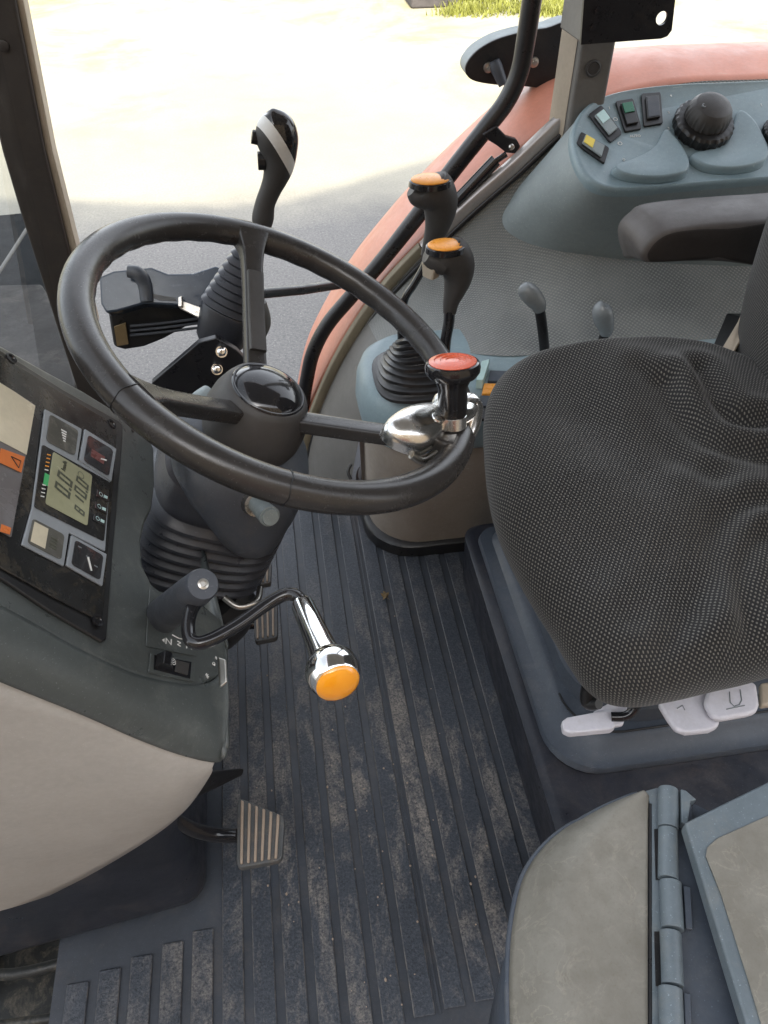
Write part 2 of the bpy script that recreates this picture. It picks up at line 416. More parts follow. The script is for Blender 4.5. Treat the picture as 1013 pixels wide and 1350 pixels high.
def text(body, o, ux, uy, size, name, m, parent, ext=.0004, align='CENTER'):
    cu = bpy.data.curves.new(name, 'FONT'); cu.body = body; cu.size = size; cu.extrude = ext
    cu.align_x = align; cu.align_y = 'CENTER'
    t = bpy.data.objects.new(name, cu); COL.objects.link(t)
    dg = bpy.context.evaluated_depsgraph_get()
    me = bpy.data.meshes.new_from_object(t.evaluated_get(dg))
    bpy.data.objects.remove(t)
    ux = V(ux).normalized(); uy = V(uy).normalized(); uz = ux.cross(uy)
    bm = bmesh.new(); bm.from_mesh(me); bpy.data.meshes.remove(me)
    for v in bm.verts: v.co = V(o)+ux*v.co.x+uy*v.co.y+uz*v.co.z
    return obj(name, bm, m, parent, smooth=False)
def bil(q, u, v):
    a, b, c, d = [V((*p, 0)) for p in q]   # a-b-c-d round the quad; u along a-b, v along a-d
    p = (a*(1-u)+b*u)*(1-v)+(d*(1-u)+c*u)*v
    return (p.x, p.y)
def subquad(q, u0, v0, u1, v1): return [bil(q, u0, v0), bil(q, u1, v0), bil(q, u1, v1), bil(q, u0, v1)]
def rquad(q, r=.12):
    """quad with clipped corners"""
    out = []
    for i in range(4):
        p, a, b = V(q[i]), V(q[i-1]), V(q[(i+1) % 4])
        out += [tuple(p+(a-p)*r), tuple(p+(a-p)*r*.3+(b-p)*r*.3), tuple(p+(b-p)*r)]
    return out

# ================================================================== outside
bm = bmesh.new()
GZ = -1.1
R0 = 1500
vs = [bm.verts.new((x, y, GZ)) for x, y in ((-R0, -R0), (R0, -R0), (R0, R0), (-R0, R0))]; bm.faces.new(vs)
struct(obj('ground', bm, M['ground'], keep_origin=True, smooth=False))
# unseen building added behind the viewer to shade the tractor and near ground
shade_barn = thing('shade_barn', 'unseen timber building added to cast shade over the tractor', 'shade_barn', (0, -9, GZ))
BY = -5.0; EH = 7.0
bb = bmesh.new()
prism([(-14, BY, GZ), (12, BY, GZ), (12, BY-8, GZ), (-14, BY-8, GZ)], (0, 0, EH-.6), bb)
obj('wall', bb, M['shade_barn'], shade_barn, smooth=False)
te = math.tan(math.radians(36)); bb = bmesh.new(); prof_ = [(-14, 6.4), (-5, 5.9), (-1.83, 5.50), (-.3, 5.13), (.12, 5.13), (.86, 5.58), (2.2, 6.3), (12, 6.8)]
prism([(x-.55, BY-.3, GZ+(y-BY+.3)*te) for x, y in prof_]+[(12, BY-.3, GZ), (-14.5, BY-.3, GZ)], (0, .28, 0), bb); obj('shadow_edge_wall', bb, M['shade_barn'], shade_barn, smooth=False)  # facade added for its top outline, cut to set the ground shadow's edge
bb = bmesh.new(); prism([(-14.5, BY+.1, GZ+EH-.6), (-14.5, BY-4, GZ+EH+1.2), (-14.5, BY-8.4, GZ+EH-.6)], (27, 0, 0), bb)
obj('roof', bb, M['roof'], shade_barn, smooth=False)
bb = bmesh.new(); box((-2, BY, GZ), (1.5, BY+.05, GZ+3.2), bb)
obj('door', bb, M['roof'], shade_barn, smooth=False)
# grass at the top edge
def tuft(bm, x, y, h):
    for k in range(46):
        a = random.uniform(0, 6.3); r = random.uniform(0, .16); l = random.uniform(.3, 1)*h
        bx, by = x+r*math.cos(a)*1.8, y+r*math.sin(a); t = random.uniform(0, 6.3); w = .009
        dx, dy = math.cos(t)*w, math.sin(t)*w; lx, ly = random.uniform(-.6, .6)*l, random.uniform(-.6, .6)*l
        v = [bm.verts.new(p) for p in ((bx-dx, by-dy, GZ), (bx+dx, by+dy, GZ), (bx+lx*.4+dx*.6, by+ly*.4+dy*.6, GZ+l*.6), (bx+lx, by+ly, GZ+l))]
        bm.faces.new(v)
gb = bmesh.new()
for k in range(70):
    px = random.choice([random.uniform(585, 640), random.uniform(640, 700), random.uniform(700, 760)]); py = random.uniform(-2, 22)
    p = aZ(px, py, GZ); tuft(gb, p.x, p.y, random.uniform(.05, .16))
for k in range(0):
    px = random.uniform(320, 480); py = random.uniform(34, 46); p = aZ(px, py, GZ); tuft(gb, p.x, p.y, random.uniform(.02, .05))
for k in range(0):
    px = random.uniform(125, 180); py = random.uniform(62, 70); p = aZ(px, py, GZ); tuft(gb, p.x, p.y, random.uniform(.02, .05))
o = obj('grass', gb, M['grass'], smooth=False, keep_origin=True); tag(o, 'yellow green grass tufts growing along the far edge of the yard', 'grass'); o['kind'] = 'stuff'
bb = bmesh.new(); p = aZ(542, 12, GZ); q = aZ(603, 8, GZ)
box((p.x, p.y, GZ), (q.x, p.y+.5, GZ+.5), bb)
tag(obj('concrete_block', bb, M['concrete'], bevel=.03), 'dark block lying on the sunlit yard at its far edge', 'block')

# ================================================================== floor
FX0, FX1 = -.386, .345
pitch, bar = .0402, .0280
b0 = bmesh.new(); box((FX0, .17, -.03), (FX1, 1.5, 0), b0)
mat_floor = thing('floor_mat', 'ribbed dark blue-grey rubber mat covering the cab floor, dusty in the middle', 'floor mat', (0, .7, -.03))
obj('mat_base', b0, M['rubber_smooth'], mat_floor, smooth=False)
bb = bmesh.new()
x = FX0+.018
while x+bar < FX1-.02:
    y1 = .335+.05*(x-FX0)/.2 if x < -.175 else 1.30
    y0 = (.225+.015*math.sin(x*9)) if x > -.2 else .19
    prism([(x, y0, .0005), (x+bar, y0, .0005), (x+bar, y1, .0005), (x, y1, .0005)], (0, 0, .0036), bb)
    x += pitch
o = obj('mat_ribs', bb, M['rubber'], mat_floor, bevel=.0018, seg=3)
bb = bmesh.new(); x = FX0+.018+bar+.0062
while x < FX1-.05:
    if x > .0 and int(x*1000) % 3 == 0:
        prism([(x-.0016, .235, .0003), (x+.0016, .235, .0003), (x+.0016, 1.28, .0003), (x-.0016, 1.28, .0003)], (0, 0, .0022), bb)
    x += pitch
obj('mat_ridge', bb, M['rubber_smooth'], mat_floor, bevel=.0005, seg=1)
bb = bmesh.new(); box((FX0-.03, .17, -.25), (FX0-.003, .40, .012), bb)
# door sill
bb = bmesh.new(); box((-.9, .12, -.055), (.9, .168, -.02), bb)
for k in range(60): box((-.9+k*.03, .13, -.02), (-.9+k*.03+.012, .165, -.017), bb)
tag(obj('door_sill', bb, M['alu'], bevel=.002), 'light ridged metal sill along the near edge of the cab floor', 'door sill')
bb = bmesh.new()
lp = aZ(508, 785, .012)
pts = []
for k in range(14):
    a = 2*math.pi*k/14; r = .007*(1+.5*math.sin(a*5)+random.uniform(-.2, .2))
    pts.append(lp+V((r*math.cos(a), r*1.3*math.sin(a), .002*math.sin(a*3))))
prism(pts, (0, 0, .0008), bb)
tag(obj('dry_leaf', bb, M['leaf'], smooth=False), 'small crumpled brown leaf lying on the ribbed mat below the side console', 'leaf')
bb = bmesh.new()
for k in range(75):
    px, py = random.gauss(500, 90), random.gauss(1080, 150)
    if not (330 < px < 680 and 760 < py < 1330): continue
    p = aZ(px, py, .007); 
    if p.x > .27: continue
    r = random.uniform(.0006, .0019)
    bmesh.ops.create_icosphere(bb, subdivisions=1, radius=r, matrix=Matrix.Translation(p)@Matrix.Diagonal((1, random.uniform(.6, 1.6), .5, 1)))
o = tag(obj('dirt_crumbs', bb, M['pedal_rib'], smooth=False), 'crumbs of dried earth scattered over the ribbed mat', 'dirt'); o['kind'] = 'stuff'

# moulded cover under the dash, beside the clutch pedal
bb = bmesh.new()
box((-.56, .385, .001), (-.185, 1.0, .30), bb)
bmesh.ops.transform(bb, verts=bb.verts, matrix=Matrix.Identity(4))
for v in bb.verts:
    if v.co.y < .5: v.co.y += (.025 if v.co.x > -.3 else -.02)+(.015 if v.co.z > .1 else 0)
    if v.co.z > .1: v.co.x -= .005
hc = obj('heater_housing', bb, M['rubber_box'], bevel=.032, seg=8)
tag(hc, 'dark moulded housing with a rounded lower edge standing on the mat under the dash', 'heater housing')
# frame work seen past the left edge of the mat
fr = thing('step_frame', 'grimy black step frame with a perforated plate, low beside the left edge of the mat', 'step frame', (-.5, .3, -.4))
bb = bmesh.new(); box((-.75, .1, -.33), (-.405, .62, -.31), bb); obj('deck', bb, M['grime'], fr)
bb = bmesh.new(); tube([(-.75, .36, -.12), (-.6, .345, -.13), (-.405, .335, -.12)], .007, bm=bb); tube([(-.7, .28, -.2), (-.405, .27, -.21)], .009, bm=bb, smooth=1)
tube([(-.68, .5, -.1), (-.52, .40, -.09), (-.405, .395, -.09)], .008, bm=bb)
obj('rail', bb, M['grime'], fr)
bb = bmesh.new(); box((-.52, .215, -.15), (-.42, .25, -.145), bb)
for k in range(3): tube([(-.50+k*.03, .232, -.1435), (-.50+k*.03, .232, -.146)], .006, 10, bm=bb, smooth=1)
obj('perforated_plate', bb, M['grille'], fr, bevel=.002)
for k in range(14):
    bb = bmesh.new()
    c = V((random.uniform(-.62, -.42), random.uniform(.2, .36), random.uniform(-.3, -.2))); q = random.uniform(.008, .026)
    bmesh.ops.create_cube(bb, size=1, matrix=Matrix.Translation(c)@Matrix.Rotation(random.uniform(0, 3), 4, 'Z')@Matrix.Diagonal((q*2.4, q, q, 1)))
    obj('fitting', bb, M[random.choice(['grime', 'grime', 'grille', 'pedal_rib'])], fr, bevel=.003)

# ================================================================== steering wheel
C0 = V((.0037, .6744, .7233)); n0 = V((.4225, -.069, .904)).normalized()
PW = (C0, n0)
ex = V((0, 1, 0)).cross(n0).normalized(); ex = ex if ex.x > 0 else -ex
ey = n0.cross(ex)
sw = thing('steering_wheel', 'black three-spoke steering wheel with worn shiny rim and round gloss hub cap', 'steering wheel', C0-n0*.12)
def wang(px, py):
    d = hit(px, py, PW)-C0; return math.atan2(d.dot(ey), d.dot(ex))
aT, aL, aR = wang(328, 308), wang(190, 523), wang(600, 590)
bb = bmesh.new(); NS, NT = 220, 28; rings = []
for i in range(NS):
    a = 2*math.pi*i/NS; er = ex*math.cos(a)+ey*math.sin(a)
    ring = []
    for k in range(NT):
        b = 2*math.pi*k/NT; rr = .0158
        inner = max(0, -math.cos(b))*max(0, .4-.6*math.sin(b))
        rr += .0007*inner*math.sin(a*40)*(1 if math.cos((a-aT)) > -.2 else 0)
        ring.append(C0+er*(.2+rr*math.cos(b))+n0*rr*.95*math.sin(b))
    rings.append(ring)
R_ = [[bb.verts.new(p) for p in r] for r in rings]
for i in range(NS):
    for k in range(NT): bb.faces.new((R_[i][k], R_[i][(k+1) % NT], R_[(i+1) % NS][(k+1) % NT], R_[(i+1) % NS][k]))
rim = obj('rim', bb, M['rim'], sw)
bb = bmesh.new()
for (px, py) in ((378, 640), (210, 512)):
    a = wang(px, py); er = ex*math.cos(a)+ey*math.sin(a); et = n0.cross(er)
    pp = [C0+er*(.2+.0161*math.cos(t))+n0*.0155*math.sin(t)+et*.0007*math.sin(t*5) for t in [x*2*math.pi/24 for x in range(25)]]
    bb = bmesh.new(); tube(pp, .0005, 5, bm=bb, smooth=1)
    obj('crack', bb, M['black'], rim)
HUBK = .056
for a, nm in ((aT, 't'), (aL, 'l'), (aR, 'r')):
    er = ex*math.cos(a)+ey*math.sin(a)
    p = [C0+er*.196, C0+er*.175-n0*.007, C0+er*.15-n0*.02, C0+er*.10-n0*.046, C0+er*.04-n0*.076]
    et = n0.cross(er)
    obj('spoke', tube(p, [.021, .0135, .0112, .0112, .0118], 24, ref=et, flat=.72, rect=True), M['rim'], sw)
    c_ = [C0+er*.146-n0*(.0175-.0045), C0+er*.10-n0*(.0415-.0045), C0+er*.06-n0*(.060-.0045)]
    if nm == 't': obj('spoke_cover', tube(c_, [.0095, .0095, .0095], 24, ref=et, flat=.5, rect=True), M['hub'], sw)
hb = C0-n0*.125
prof = [(.03, 0), (.052, .0), (.056, .012), (.0565, .028), (.053, .046), (.047, .06), (.043, .0665), (.0405, .0675), (.0395, .0660), (0, .066)]
obj('hub', lathe(hb, n0, prof, 64), M['hub'], sw)
prof = [(.0405, .0665), (.0402, .0685), (.0392, .0695), (.0380, .0695), (.0372, .0688), (.0350, .0715), (.027, .0765), (.018, .0795), (.008, .081), (0, .0812)]
obj('hub_cap', lathe(hb, n0, prof, 64), M['black_gloss'], sw)

# spinner knob clamped on the rim
kb = aD(597, 552, (hit(600, 566, PW)-CAM).dot(FW)-.022)
sk = thing('spinner_knob', 'orange-red capped spinner knob on a bright metal clamp fixed to the steering wheel rim', 'steering knob', kb)
kt = aD(597, 482, (kb-CAM).dot(FW)-.030); kax = (kt-kb).normalized(); L = (kt-kb).length
obj('post', lathe(kb, kax, [(.0135, .004), (.0150, .006), (.0150, L-.022), (.0185, L-.014), (.020, L-.010)], 40), M['black_gloss'], sk)
obj('collar', lathe(kb, kax, [(.0145, -.008), (.0145, .0045), (.0125, .006)], 40), M['cast'], sk)
kc = obj('cap', lathe(kb, kax, [(.016, L-.011), (.024, L-.0105), (.0272, L-.006), (.0278, L-.001), (.0262, L+.0035), (.0245, L+.0045), (.0238, L+.003), (0, L+.003)], 56), M['black_gloss'], sk)
obj('cap_disc', lathe(kb, kax, [(.0236, L+.002), (.0236, L+.0048), (.0185, L+.0062), (.0178, L+.0052), (.0125, L+.0062), (.0118, L+.0054), (.007, L+.0062), (.0064, L+.0055), (0, L+.0060)], 56), M['red_cap'], kc)
out = [(503, 567), (515, 553), (535, 545), (558, 542), (585, 545), (603, 549), (610, 562), (600, 577), (586, 573), (574, 588), (556, 596), (533, 592), (514, 582)]
q = catmull_closed(pxpoly(out, PW, 0), 4); cen = sum(q, V())/len(q)
rings = []
for s, h in ((.985, -.008), (1.0, 0), (.98, .007), (.88, .0135), (.7, .018), (.45, .0205), (.15, .0213)):
    rings.append([cen+(p-cen)*s+n0*(h+.002) for p in q])
obj('clamp_body', loft(rings), M['cast'], sk)
bb = bmesh.new()
tube([hit(594, 560, PW)+n0*.015, hit(604, 552, PW)+n0*.021, hit(612, 556, PW)+n0*.020, hit(616, 572, PW)+n0*.012, hit(614, 584, PW)+n0*.002], [.012, .013, .0105, .008, .0055], bm=bb)
tube([hit(606, 556, PW)+n0*.018, hit(596, 566, PW)+n0*.021, hit(585, 574, PW)+n0*.018], [.012, .0105, .006], bm=bb)
obj('clamp_fork', bb, M['cast'], sk)
for p in ((569, 545), (563, 572)):
    obj('bolt', lathe(hit(*p, PW)+n0*.018, n0, [(.0068, -.004), (.0072, .0035), (.006, .0062), (.003, .0072), (0, .0074)], 32), M['cast'], sk)
bb = bmesh.new(); tube([hit(545, 596, PW)-n0*.004, hit(562, 600, PW)-n0*.008, hit(578, 594, PW)-n0*.004], .004, bm=bb)
obj('lower_clip', bb, M['steel'], sk)

# ================================================================== steering column
sc = thing('steering_column', 'blue-grey steering column shroud over a black rubber bellows', 'steering column', C0-n0*.42)
def sring(k, a, b, dx=0, dy=0, e=3.0, n=48):
    c = C0-n0*k+ex*dx+ey*dy; out = []
    for i in range(n):
        t = 2*math.pi*i/n; ca, sa = math.cos(t), math.sin(t)
        out.append(c+ex*a*math.copysign(abs(ca)**(2/e), ca)+ey*b*math.copysign(abs(sa)**(2/e), sa))
    return out
rings = [sring(.122, .045, .045, e=2), sring(.128, .060, .058, .0, e=2.2), sring(.142, .078, .072, .0, -.002, e=2.8), sring(.16, .078, .080, .002, -.004, e=3), sring(.18, .068, .085, .010, -.006, e=3),
         sring(.20, .055, .087, .020, -.008, e=2.8), sring(.218, .044, .086, .028, -.010, e=2.6), sring(.228, .036, .080, .032, -.010, e=2.4), sring(.231, .026, .06, .032, -.010, e=2.2)]
sh = obj('shroud', loft(rings), M['shroud'], sc)
rings = []
prof = [(.165, .066), (.17, .076), (.19, .079), (.205, .080), (.213, .077)]
for j in range(7):
    k = .214+j*.016
    prof += [(k, .0775), (k+.006, .0860+.0006*j), (k+.011, .0860+.0006*j), (k+.0155, .0775)]
prof += [(.33, .076), (.37, .068), (.42, .058), (.47, .05)]
for k, r in prof: rings.append(sring(k, r, r*.93, -.004-.2*max(0, k-.32), e=3.2))
obj('bellows', loft(rings), M['boot'], sc)
bb = bmesh.new(); tube([C0-n0*.40+V((.02, 0, -.02)), C0-n0*.5+V((-.04, .04, -.1)), V((-.26, .84, .0))], [.05, .035, .03], bm=bb)
obj('lower_shaft', bb, M['black'], sc)
bb = bmesh.new(); tube([aD(296, 788, .90), aD(315, 800, .90), aD(338, 793, .91), aD(343, 776, .93)], .004, bm=bb); obj('retaining_strap', bb, M['steel'], sc)
bb = bmesh.new(); a_, b_ = aD(318, 655, .86), aD(338, 666, .815); tube([a_, b_], [.0145, .0125], bm=bb, smooth=1)
ig = obj('ignition_switch', bb, M['steel'], sc)
bb = bmesh.new(); tube([aD(336, 662, .82), aD(356, 681, .79)], [.009, .0112], bm=bb, smooth=1); tube([aD(356, 681, .79), aD(357.5, 682.3, .787)], [.0098, .0085], bm=bb, smooth=1)
obj('key_knob', bb, M['pod_skirt'], ig)
bb = bmesh.new(); tube([aD(276, 520, .93), aD(262, 530, .92), aD(256, 545, .92), aD(268, 562, .92)], .012, bm=bb); obj('column_collar', bb, M['pod_skirt'], sc)

# ================================================================== dashboard
B_ = V((-.164, .383, .654)); tl = math.radians(61); tdir = V((-math.cos(tl), 0, math.sin(tl))); nd = V((math.sin(tl), 0, math.cos(tl)))
PD = (B_, nd); YD = V((0, 1, 0))
def dp(px, py, h=0): return hit(px, py, PD)+nd*h
dash = thing('dashboard', 'grey-green moulded dashboard with instrument cluster and beige side panel', 'dashboard', (-.25, .45, .3))
# upper face outline on its plane
up = [(-160, 360), (-60, 418), (0, 453), (60, 487), (110, 514), (160, 545), (195, 571), (205, 592), (206, 640), (202, 672), (193, 690), (188, 715), (190, 745), (202, 770), (222, 785), (262, 790), (292, 815), (300, 850), (300, 872), (290, 893), (262, 906), (225, 903), (170, 888), (100, 856), (40, 822), (-20, 790), (-160, 712)]
topv = [dp(*p) for p in up]
# the lower fascia: from crease (front edge of face) down to the beige panel
crease = [(300, 872), (285, 896), (262, 905), (225, 902), (170, 888), (100, 856), (40, 822), (-20, 790), (-160, 712)]
low = [(300, 985, .36), (293, 1000, .355), (280, 1004, .350), (235, 993, .345), (180, 972, .340), (110, 941, .335), (45, 915, .33), (-20, 888, .325), (-160, 820, .32)]
cre3 = [dp(*p) for p in crease]; low3 = [aY(x, y, Y) for x, y, Y in low]
bb = bmesh.new()
q = catmull_closed(topv, 1)
prism(topv, -nd*.02, bb)
obj('fascia', bb, M['dash'], dash, bevel=.005, seg=4)
bb = bmesh.new()
A = catmull(cre3, 6); Bq = catmull(low3, 6)
def fas(u, v):
    i = u*(len(A)-1); a = A[min(int(i), len(A)-1)]; b = Bq[min(int(i), len(A)-1)]
    m = (a+b)*.5+V((.004, -.012, .014))
    a0 = a-nd*.0012+V((0, .0015, 0))
    return a0*(1-v)**2+m*2*v*(1-v)+b*v*v
grid(fas, len(A)-1, 14, bm=bb)
# right-hand end turned down toward the floor
end = obj('fascia_edge', bb, M['dash'], dash)
solidify(end, .004, 0)
# end face (faces the seat)
ef = [(300, 850), (304, 862), (303, 900), (302, 950), (300, 985), (292, 998)]
bb = bmesh.new(); 
e0 = [dp(292, 815, -.002), dp(301, 850, -.002), cre3[0]-V((.001, 0, .002)), low3[0]-V((.001, 0, 0)), low3[1]-V((.002, 0, 0))]
e1 = [p+V((-.03, .16, -.02)) for p in e0]
loft([catmull(e0, 4), catmull(e1, 4)], bb, closed=False); obj('end_cover', solidify(obj('end_cover', bb, M['dash'], dash), .004, 0).data and bmesh.new(), M['dash'], dash) if False else None
ec = obj('end_cover', bb, M['dash'], dash); solidify(ec, .004, 0)
# beige side panel
botp = [(282, 1008, .352), (262, 1040, .365), (240, 1068, .375), (205, 1097, .385), (150, 1132, .395), (90, 1165, .40), (0, 1207, .40), (-160, 1270, .40)]
lo8 = catmull([low3[2]+V((0, .004, -.001))]+[p+V((0, .004, -.002)) for p in low3[3:]], 8); bo8 = catmull([aY(x, y, Y) for x, y, Y in botp], 8)
n8 = 48
def samp(L, u):
    i = u*(len(L)-1); k = min(int(i), len(L)-2); return L[k].lerp(L[k+1], i-k)
def bei(u, v):
    a, b = samp(lo8, u), samp(bo8, u); m = a.lerp(b, v); m.y -= .012*math.sin(math.pi*v)*min(1, 4*u)
    return m
o = obj('side_panel', grid(bei, 48, 16), M['beige'], dash); solidify(o, .006, 0)
# back filler so nothing is seen through
bb = bmesh.new(); prism([dp(-160, 700, -.05), dp(180, 840, -.05), dp(180, 620, -.05), dp(-160, 420, -.05)], (-.22, 0, -.18), bb); obj('dash_core', bb, M['black'], dash)
# instrument cluster
cl = [(0, 466), (80, 516), (152, 556), (159, 562), (157, 600), (146, 720), (136, 846), (131, 849), (60, 808), (0, 768), (-150, 680), (-150, 376)]
clu = obj('instrument_cluster', slab(cl, PD, .0005, .004), M['black'], dash, bevel=.002, seg=2)
ci = [(0, 476), (80, 525), (144, 562), (149, 570), (146, 610), (137, 720), (128, 818), (124, 822), (60, 790), (0, 757), (-150, 670), (-150, 388)]
obj('bezel_plate', slab(ci, PD, .0042, .0062), M['bezel'], clu, bevel=.001, seg=2)
SEG = {'0': 'abcdef', '1': 'bc', '8': 'abcdefg'}
def digits(body, o, size, nm):
    bm = bmesh.new(); w, h, t = size*.5, size, size*.15; x = 0; items = []
    for ch in body:
        if ch == '.': items.append((x-size*.1, None)); x += size*.1
        else: items.append((x, ch)); x += w*1.45
    x0 = -x/2
    def q(xa, ya, xb, yb):
        sl_ = .06
        bm.faces.new([bm.verts.new(o+YD*(x0+a+b*sl_)+tdir*(b-h/2)) for a, b in ((xa, ya), (xb, ya), (xb, yb), (xa, yb))])
    for xx, ch in items:
        if ch is None: q(xx-t*.2, 0, xx+t*.9, t*1.1); continue
        g_ = t*.06
        for sg in SEG[ch]:
            {'a': lambda: q(xx+g_, h-t, xx+w-g_, h), 'd': lambda: q(xx+g_, 0, xx+w-g_, t), 'g': lambda: q(xx+t, h/2-t/2, xx+w-t, h/2+t/2),
             'b': lambda: q(xx+w-t, h/2+g_, xx+w, h-t-g_), 'c': lambda: q(xx+w-t, t+g_, xx+w, h/2-g_),
             'f': lambda: q(xx, h/2+g_, xx+t, h-t-g_), 'e': lambda: q(xx, t+g_, xx+t, h/2-g_)}[sg]()
    return obj(nm, bm, M['lcd_ink'], clu, smooth=False)
def cpart(name, pts, m, h0, h1, bev=.0006): return obj(name, slab(pts, PD, h0, h1), m, clu, bevel=bev, seg=2)
Z0 = .0064
# frames for the four gauges (px quads: corner order round)
gA = [(51, 545), (99, 572), (93, 614), (45, 590)]
gB = [(103, 572), (145, 597), (137, 641), (95, 615)]
gC = [(27, 683), (80, 710), (74, 752), (18, 724)]
gD = [(84, 711), (131, 737), (125, 778), (77, 752)]
midq = [(44, 590), (137, 641), (128, 722), (32, 676)]
cpart('gauge_surround', [(50, 545), (99, 571), (99, 573), (93, 612), (136, 640), (129, 732), (81, 708), (74, 752), (18, 724), (32, 676), (44, 590)], M['grey_frame'], Z0, Z0+.002, .0008)
cpart('gauge_surround', [(103, 571), (145, 597), (138, 640), (95, 613)], M['grey_frame'], Z0, Z0+.0022, .0008)
cpart('gauge_surround', [(84, 711), (131, 736), (125, 778), (77, 751)], M['grey_frame'], Z0, Z0+.0022, .0008)
def inset(q, f):
    c = V(((q[0][0]+q[1][0]+q[2][0]+q[3][0])/4, (q[0][1]+q[1][1]+q[2][1]+q[3][1])/4)); return [tuple(c+(V(p)-c)*f) for p in q]
gi = 0
for q, m in ((gA, M['gauge_pale']), (gB, M['gauge_dark']), (gC, M['gauge_pale']), (gD, M['gauge_dark'])):
    g = cpart('gauge_face', rquad(inset(q, .80), .1), m, Z0+.0024, Z0+.0028, .0002)
    q2 = inset(q, .76)
    if gi == 0:
        for t in range(5): obj('gauge_mark', slab(subquad(q2, .42+.03*t, .30+.09*t, .62, .35+.09*t), PD, Z0+.003, Z0+.0032), M['white'], clu, smooth=False)
    elif gi == 1:
        cpart('red_zone', subquad(q2, .2, .42, .75, .72), M['red_zone'], Z0+.0029, Z0+.0030, .0001)
        obj('needle', slab([bil(q2, .58, .62), bil(q2, .60, .56), bil(q2, .82, .50), bil(q2, .82, .55)], PD, Z0+.0032, Z0+.0035), M['white'], clu, smooth=False)
    elif gi == 2:
        for t in range(4): obj('gauge_digit', slab([bil(q2, .62+.02*t, .30+.13*t), bil(q2, .84, .33+.13*t), bil(q2, .80, .37+.13*t), bil(q2, .60, .36+.13*t)], PD, Z0+.003, Z0+.0032), M['lcd_ink'], clu, smooth=False)
        cpart('gauge_window', subquad(q2, .04, .08, .5, .92), M['panel_pale'], Z0+.0029, Z0+.0030, .0001)
    else:
        obj('needle', slab([bil(q2, .46, .42), bil(q2, .52, .38), bil(q2, .70, .84), bil(q2, .65, .86)], PD, Z0+.003, Z0+.0033), M['white'], clu, smooth=False)
        for t in range(3): obj('gauge_mark', slab(subquad(q2, .10+.32*t, .16+.2*t, .22+.32*t, .20+.2*t), PD, Z0+.003, Z0+.0032), M['grey_knob'], clu, smooth=False)
    gi += 1
cpart('display_surround', rquad(inset(midq, .97), .03), M['bezel'], Z0+.0022, Z0+.0026, .0003)
lq = [(59, 602), (111, 633), (104, 700), (48, 671)]
cpart('display', rquad(lq, .04), M['lcd'], Z0+.0028, Z0+.0032, .0002)
lb = lambda u, v, h=Z0+.0035: dp(*bil(lq, u, v), h)   # u: image-left to right (driver up to down), v: driver right to left
digits('0.0', lb(.35, .46), .0165, 'speed_digits')
text('km/h', lb(.30, .14), YD, tdir, .006, 'speed_unit', M['lcd_ink'], clu)
digits('10.0', lb(.76, .42), .0142, 'clock_digits')
digits('8', lb(.78, .78), .0112, 'clock_digits')
bb = bmesh.new(); cc = lb(.72, .13); 
for k in range(24):
    a, b = 2*math.pi*k/24, 2*math.pi*(k+1)/24
    P_ = lambda t, r: cc+(YD*math.cos(t)+tdir*math.sin(t))*r
    bb.faces.new([bb.verts.new(p) for p in (P_(a, .003), P_(b, .003), P_(b, .0036), P_(a, .0036))])
obj('clock_symbol', bb, M['lcd_ink'], clu, smooth=False)
# bar scale left of the display
for k in range(12):
    t = k/11; px = 53-9*t+.5; py = 606+55*t
    if 5 <= k <= 7: continue
    mm = M['orange_cap'] if k < 4 else M['white']
    obj('scale_mark', slab([(px-2.4, py-.9), (px+2.4, py+.3), (px+2.3, py+1.5), (px-2.5, py+.4)], PD, Z0+.0028, Z0+.003), mm, clu, smooth=False)
obj('scale_green', slab([(48, 630), (54.3, 633.5), (52, 648), (45.5, 644.5)], PD, Z0+.0028, Z0+.003), M['green'], clu, smooth=False)
for k in range(3):
    cx_, cy_ = 125-2.3*k, 659+16*k
    qd = [(cx_-8, cy_-7), (cx_+8, cy_+1), (cx_+7, cy_+9), (cx_-9, cy_+1)]
    bt = cpart('button', qd, M['gauge_dark'], Z0+.0028, Z0+.0036)
    obj('button_mark', slab(subquad(qd, .55, .3, .85, .75), PD, Z0+.0038, Z0+.004), M['cyan'], clu, smooth=False)
    cc = dp(*bil(qd, .3, .5), Z0+.004)
    bb = bmesh.new()
    for kk in range(16):
        a, b = 2*math.pi*kk/16, 2*math.pi*(kk+1)/16
        P_ = lambda t, r: cc+(YD*math.cos(t)+tdir*math.sin(t))*r
        bb.faces.new([bb.verts.new(p) for p in (P_(a, .0016), P_(b, .0016), P_(b, .0022), P_(a, .0022))])
    obj('button_ring', bb, M['cyan'], clu, smooth=False)
strip = [(9, 521), (38, 540), (6, 714), (-30, 700), (-60, 640)]
cpart('lamp_strip', [(9, 521), (38, 540), (5, 714), (-60, 680), (-30, 498)], M['panel_grey'], Z0, Z0+.0015)
cpart('lamp_strip', [(10, 523), (37, 541), (25, 606), (-45, 570), (-28, 500)], M['panel_pale'], Z0+.0017, Z0+.0021, .0002)
cpart('warning_lamp', [(-10, 598), (22, 609), (17, 630), (-14, 616)], M['warn'], Z0+.0023, Z0+.0027, .0002)
cpart('warning_lamp', [(-10, 698), (3, 703), (1, 712), (-12, 708)], M['warn'], Z0+.0023, Z0+.0027, .0002)
tri = [(3, 609), (16, 615), (13, 624)]
bb = bmesh.new(); q = [dp(*p, Z0+.003) for p in tri]; tube(q+[q[0]], .0004, 6, bm=bb, smooth=1); obj('warning_symbol', bb, M['black'], clu)
for p in ((8, 477), (141, 563), (121, 822)):
    obj('screw', lathe(dp(*p, .0062), nd, [(.0052, -.001), (.0052, .0008), (.0035, .0008), (.003, -.0005), (0, -.0005)], 24), M['black_gloss'], clu)
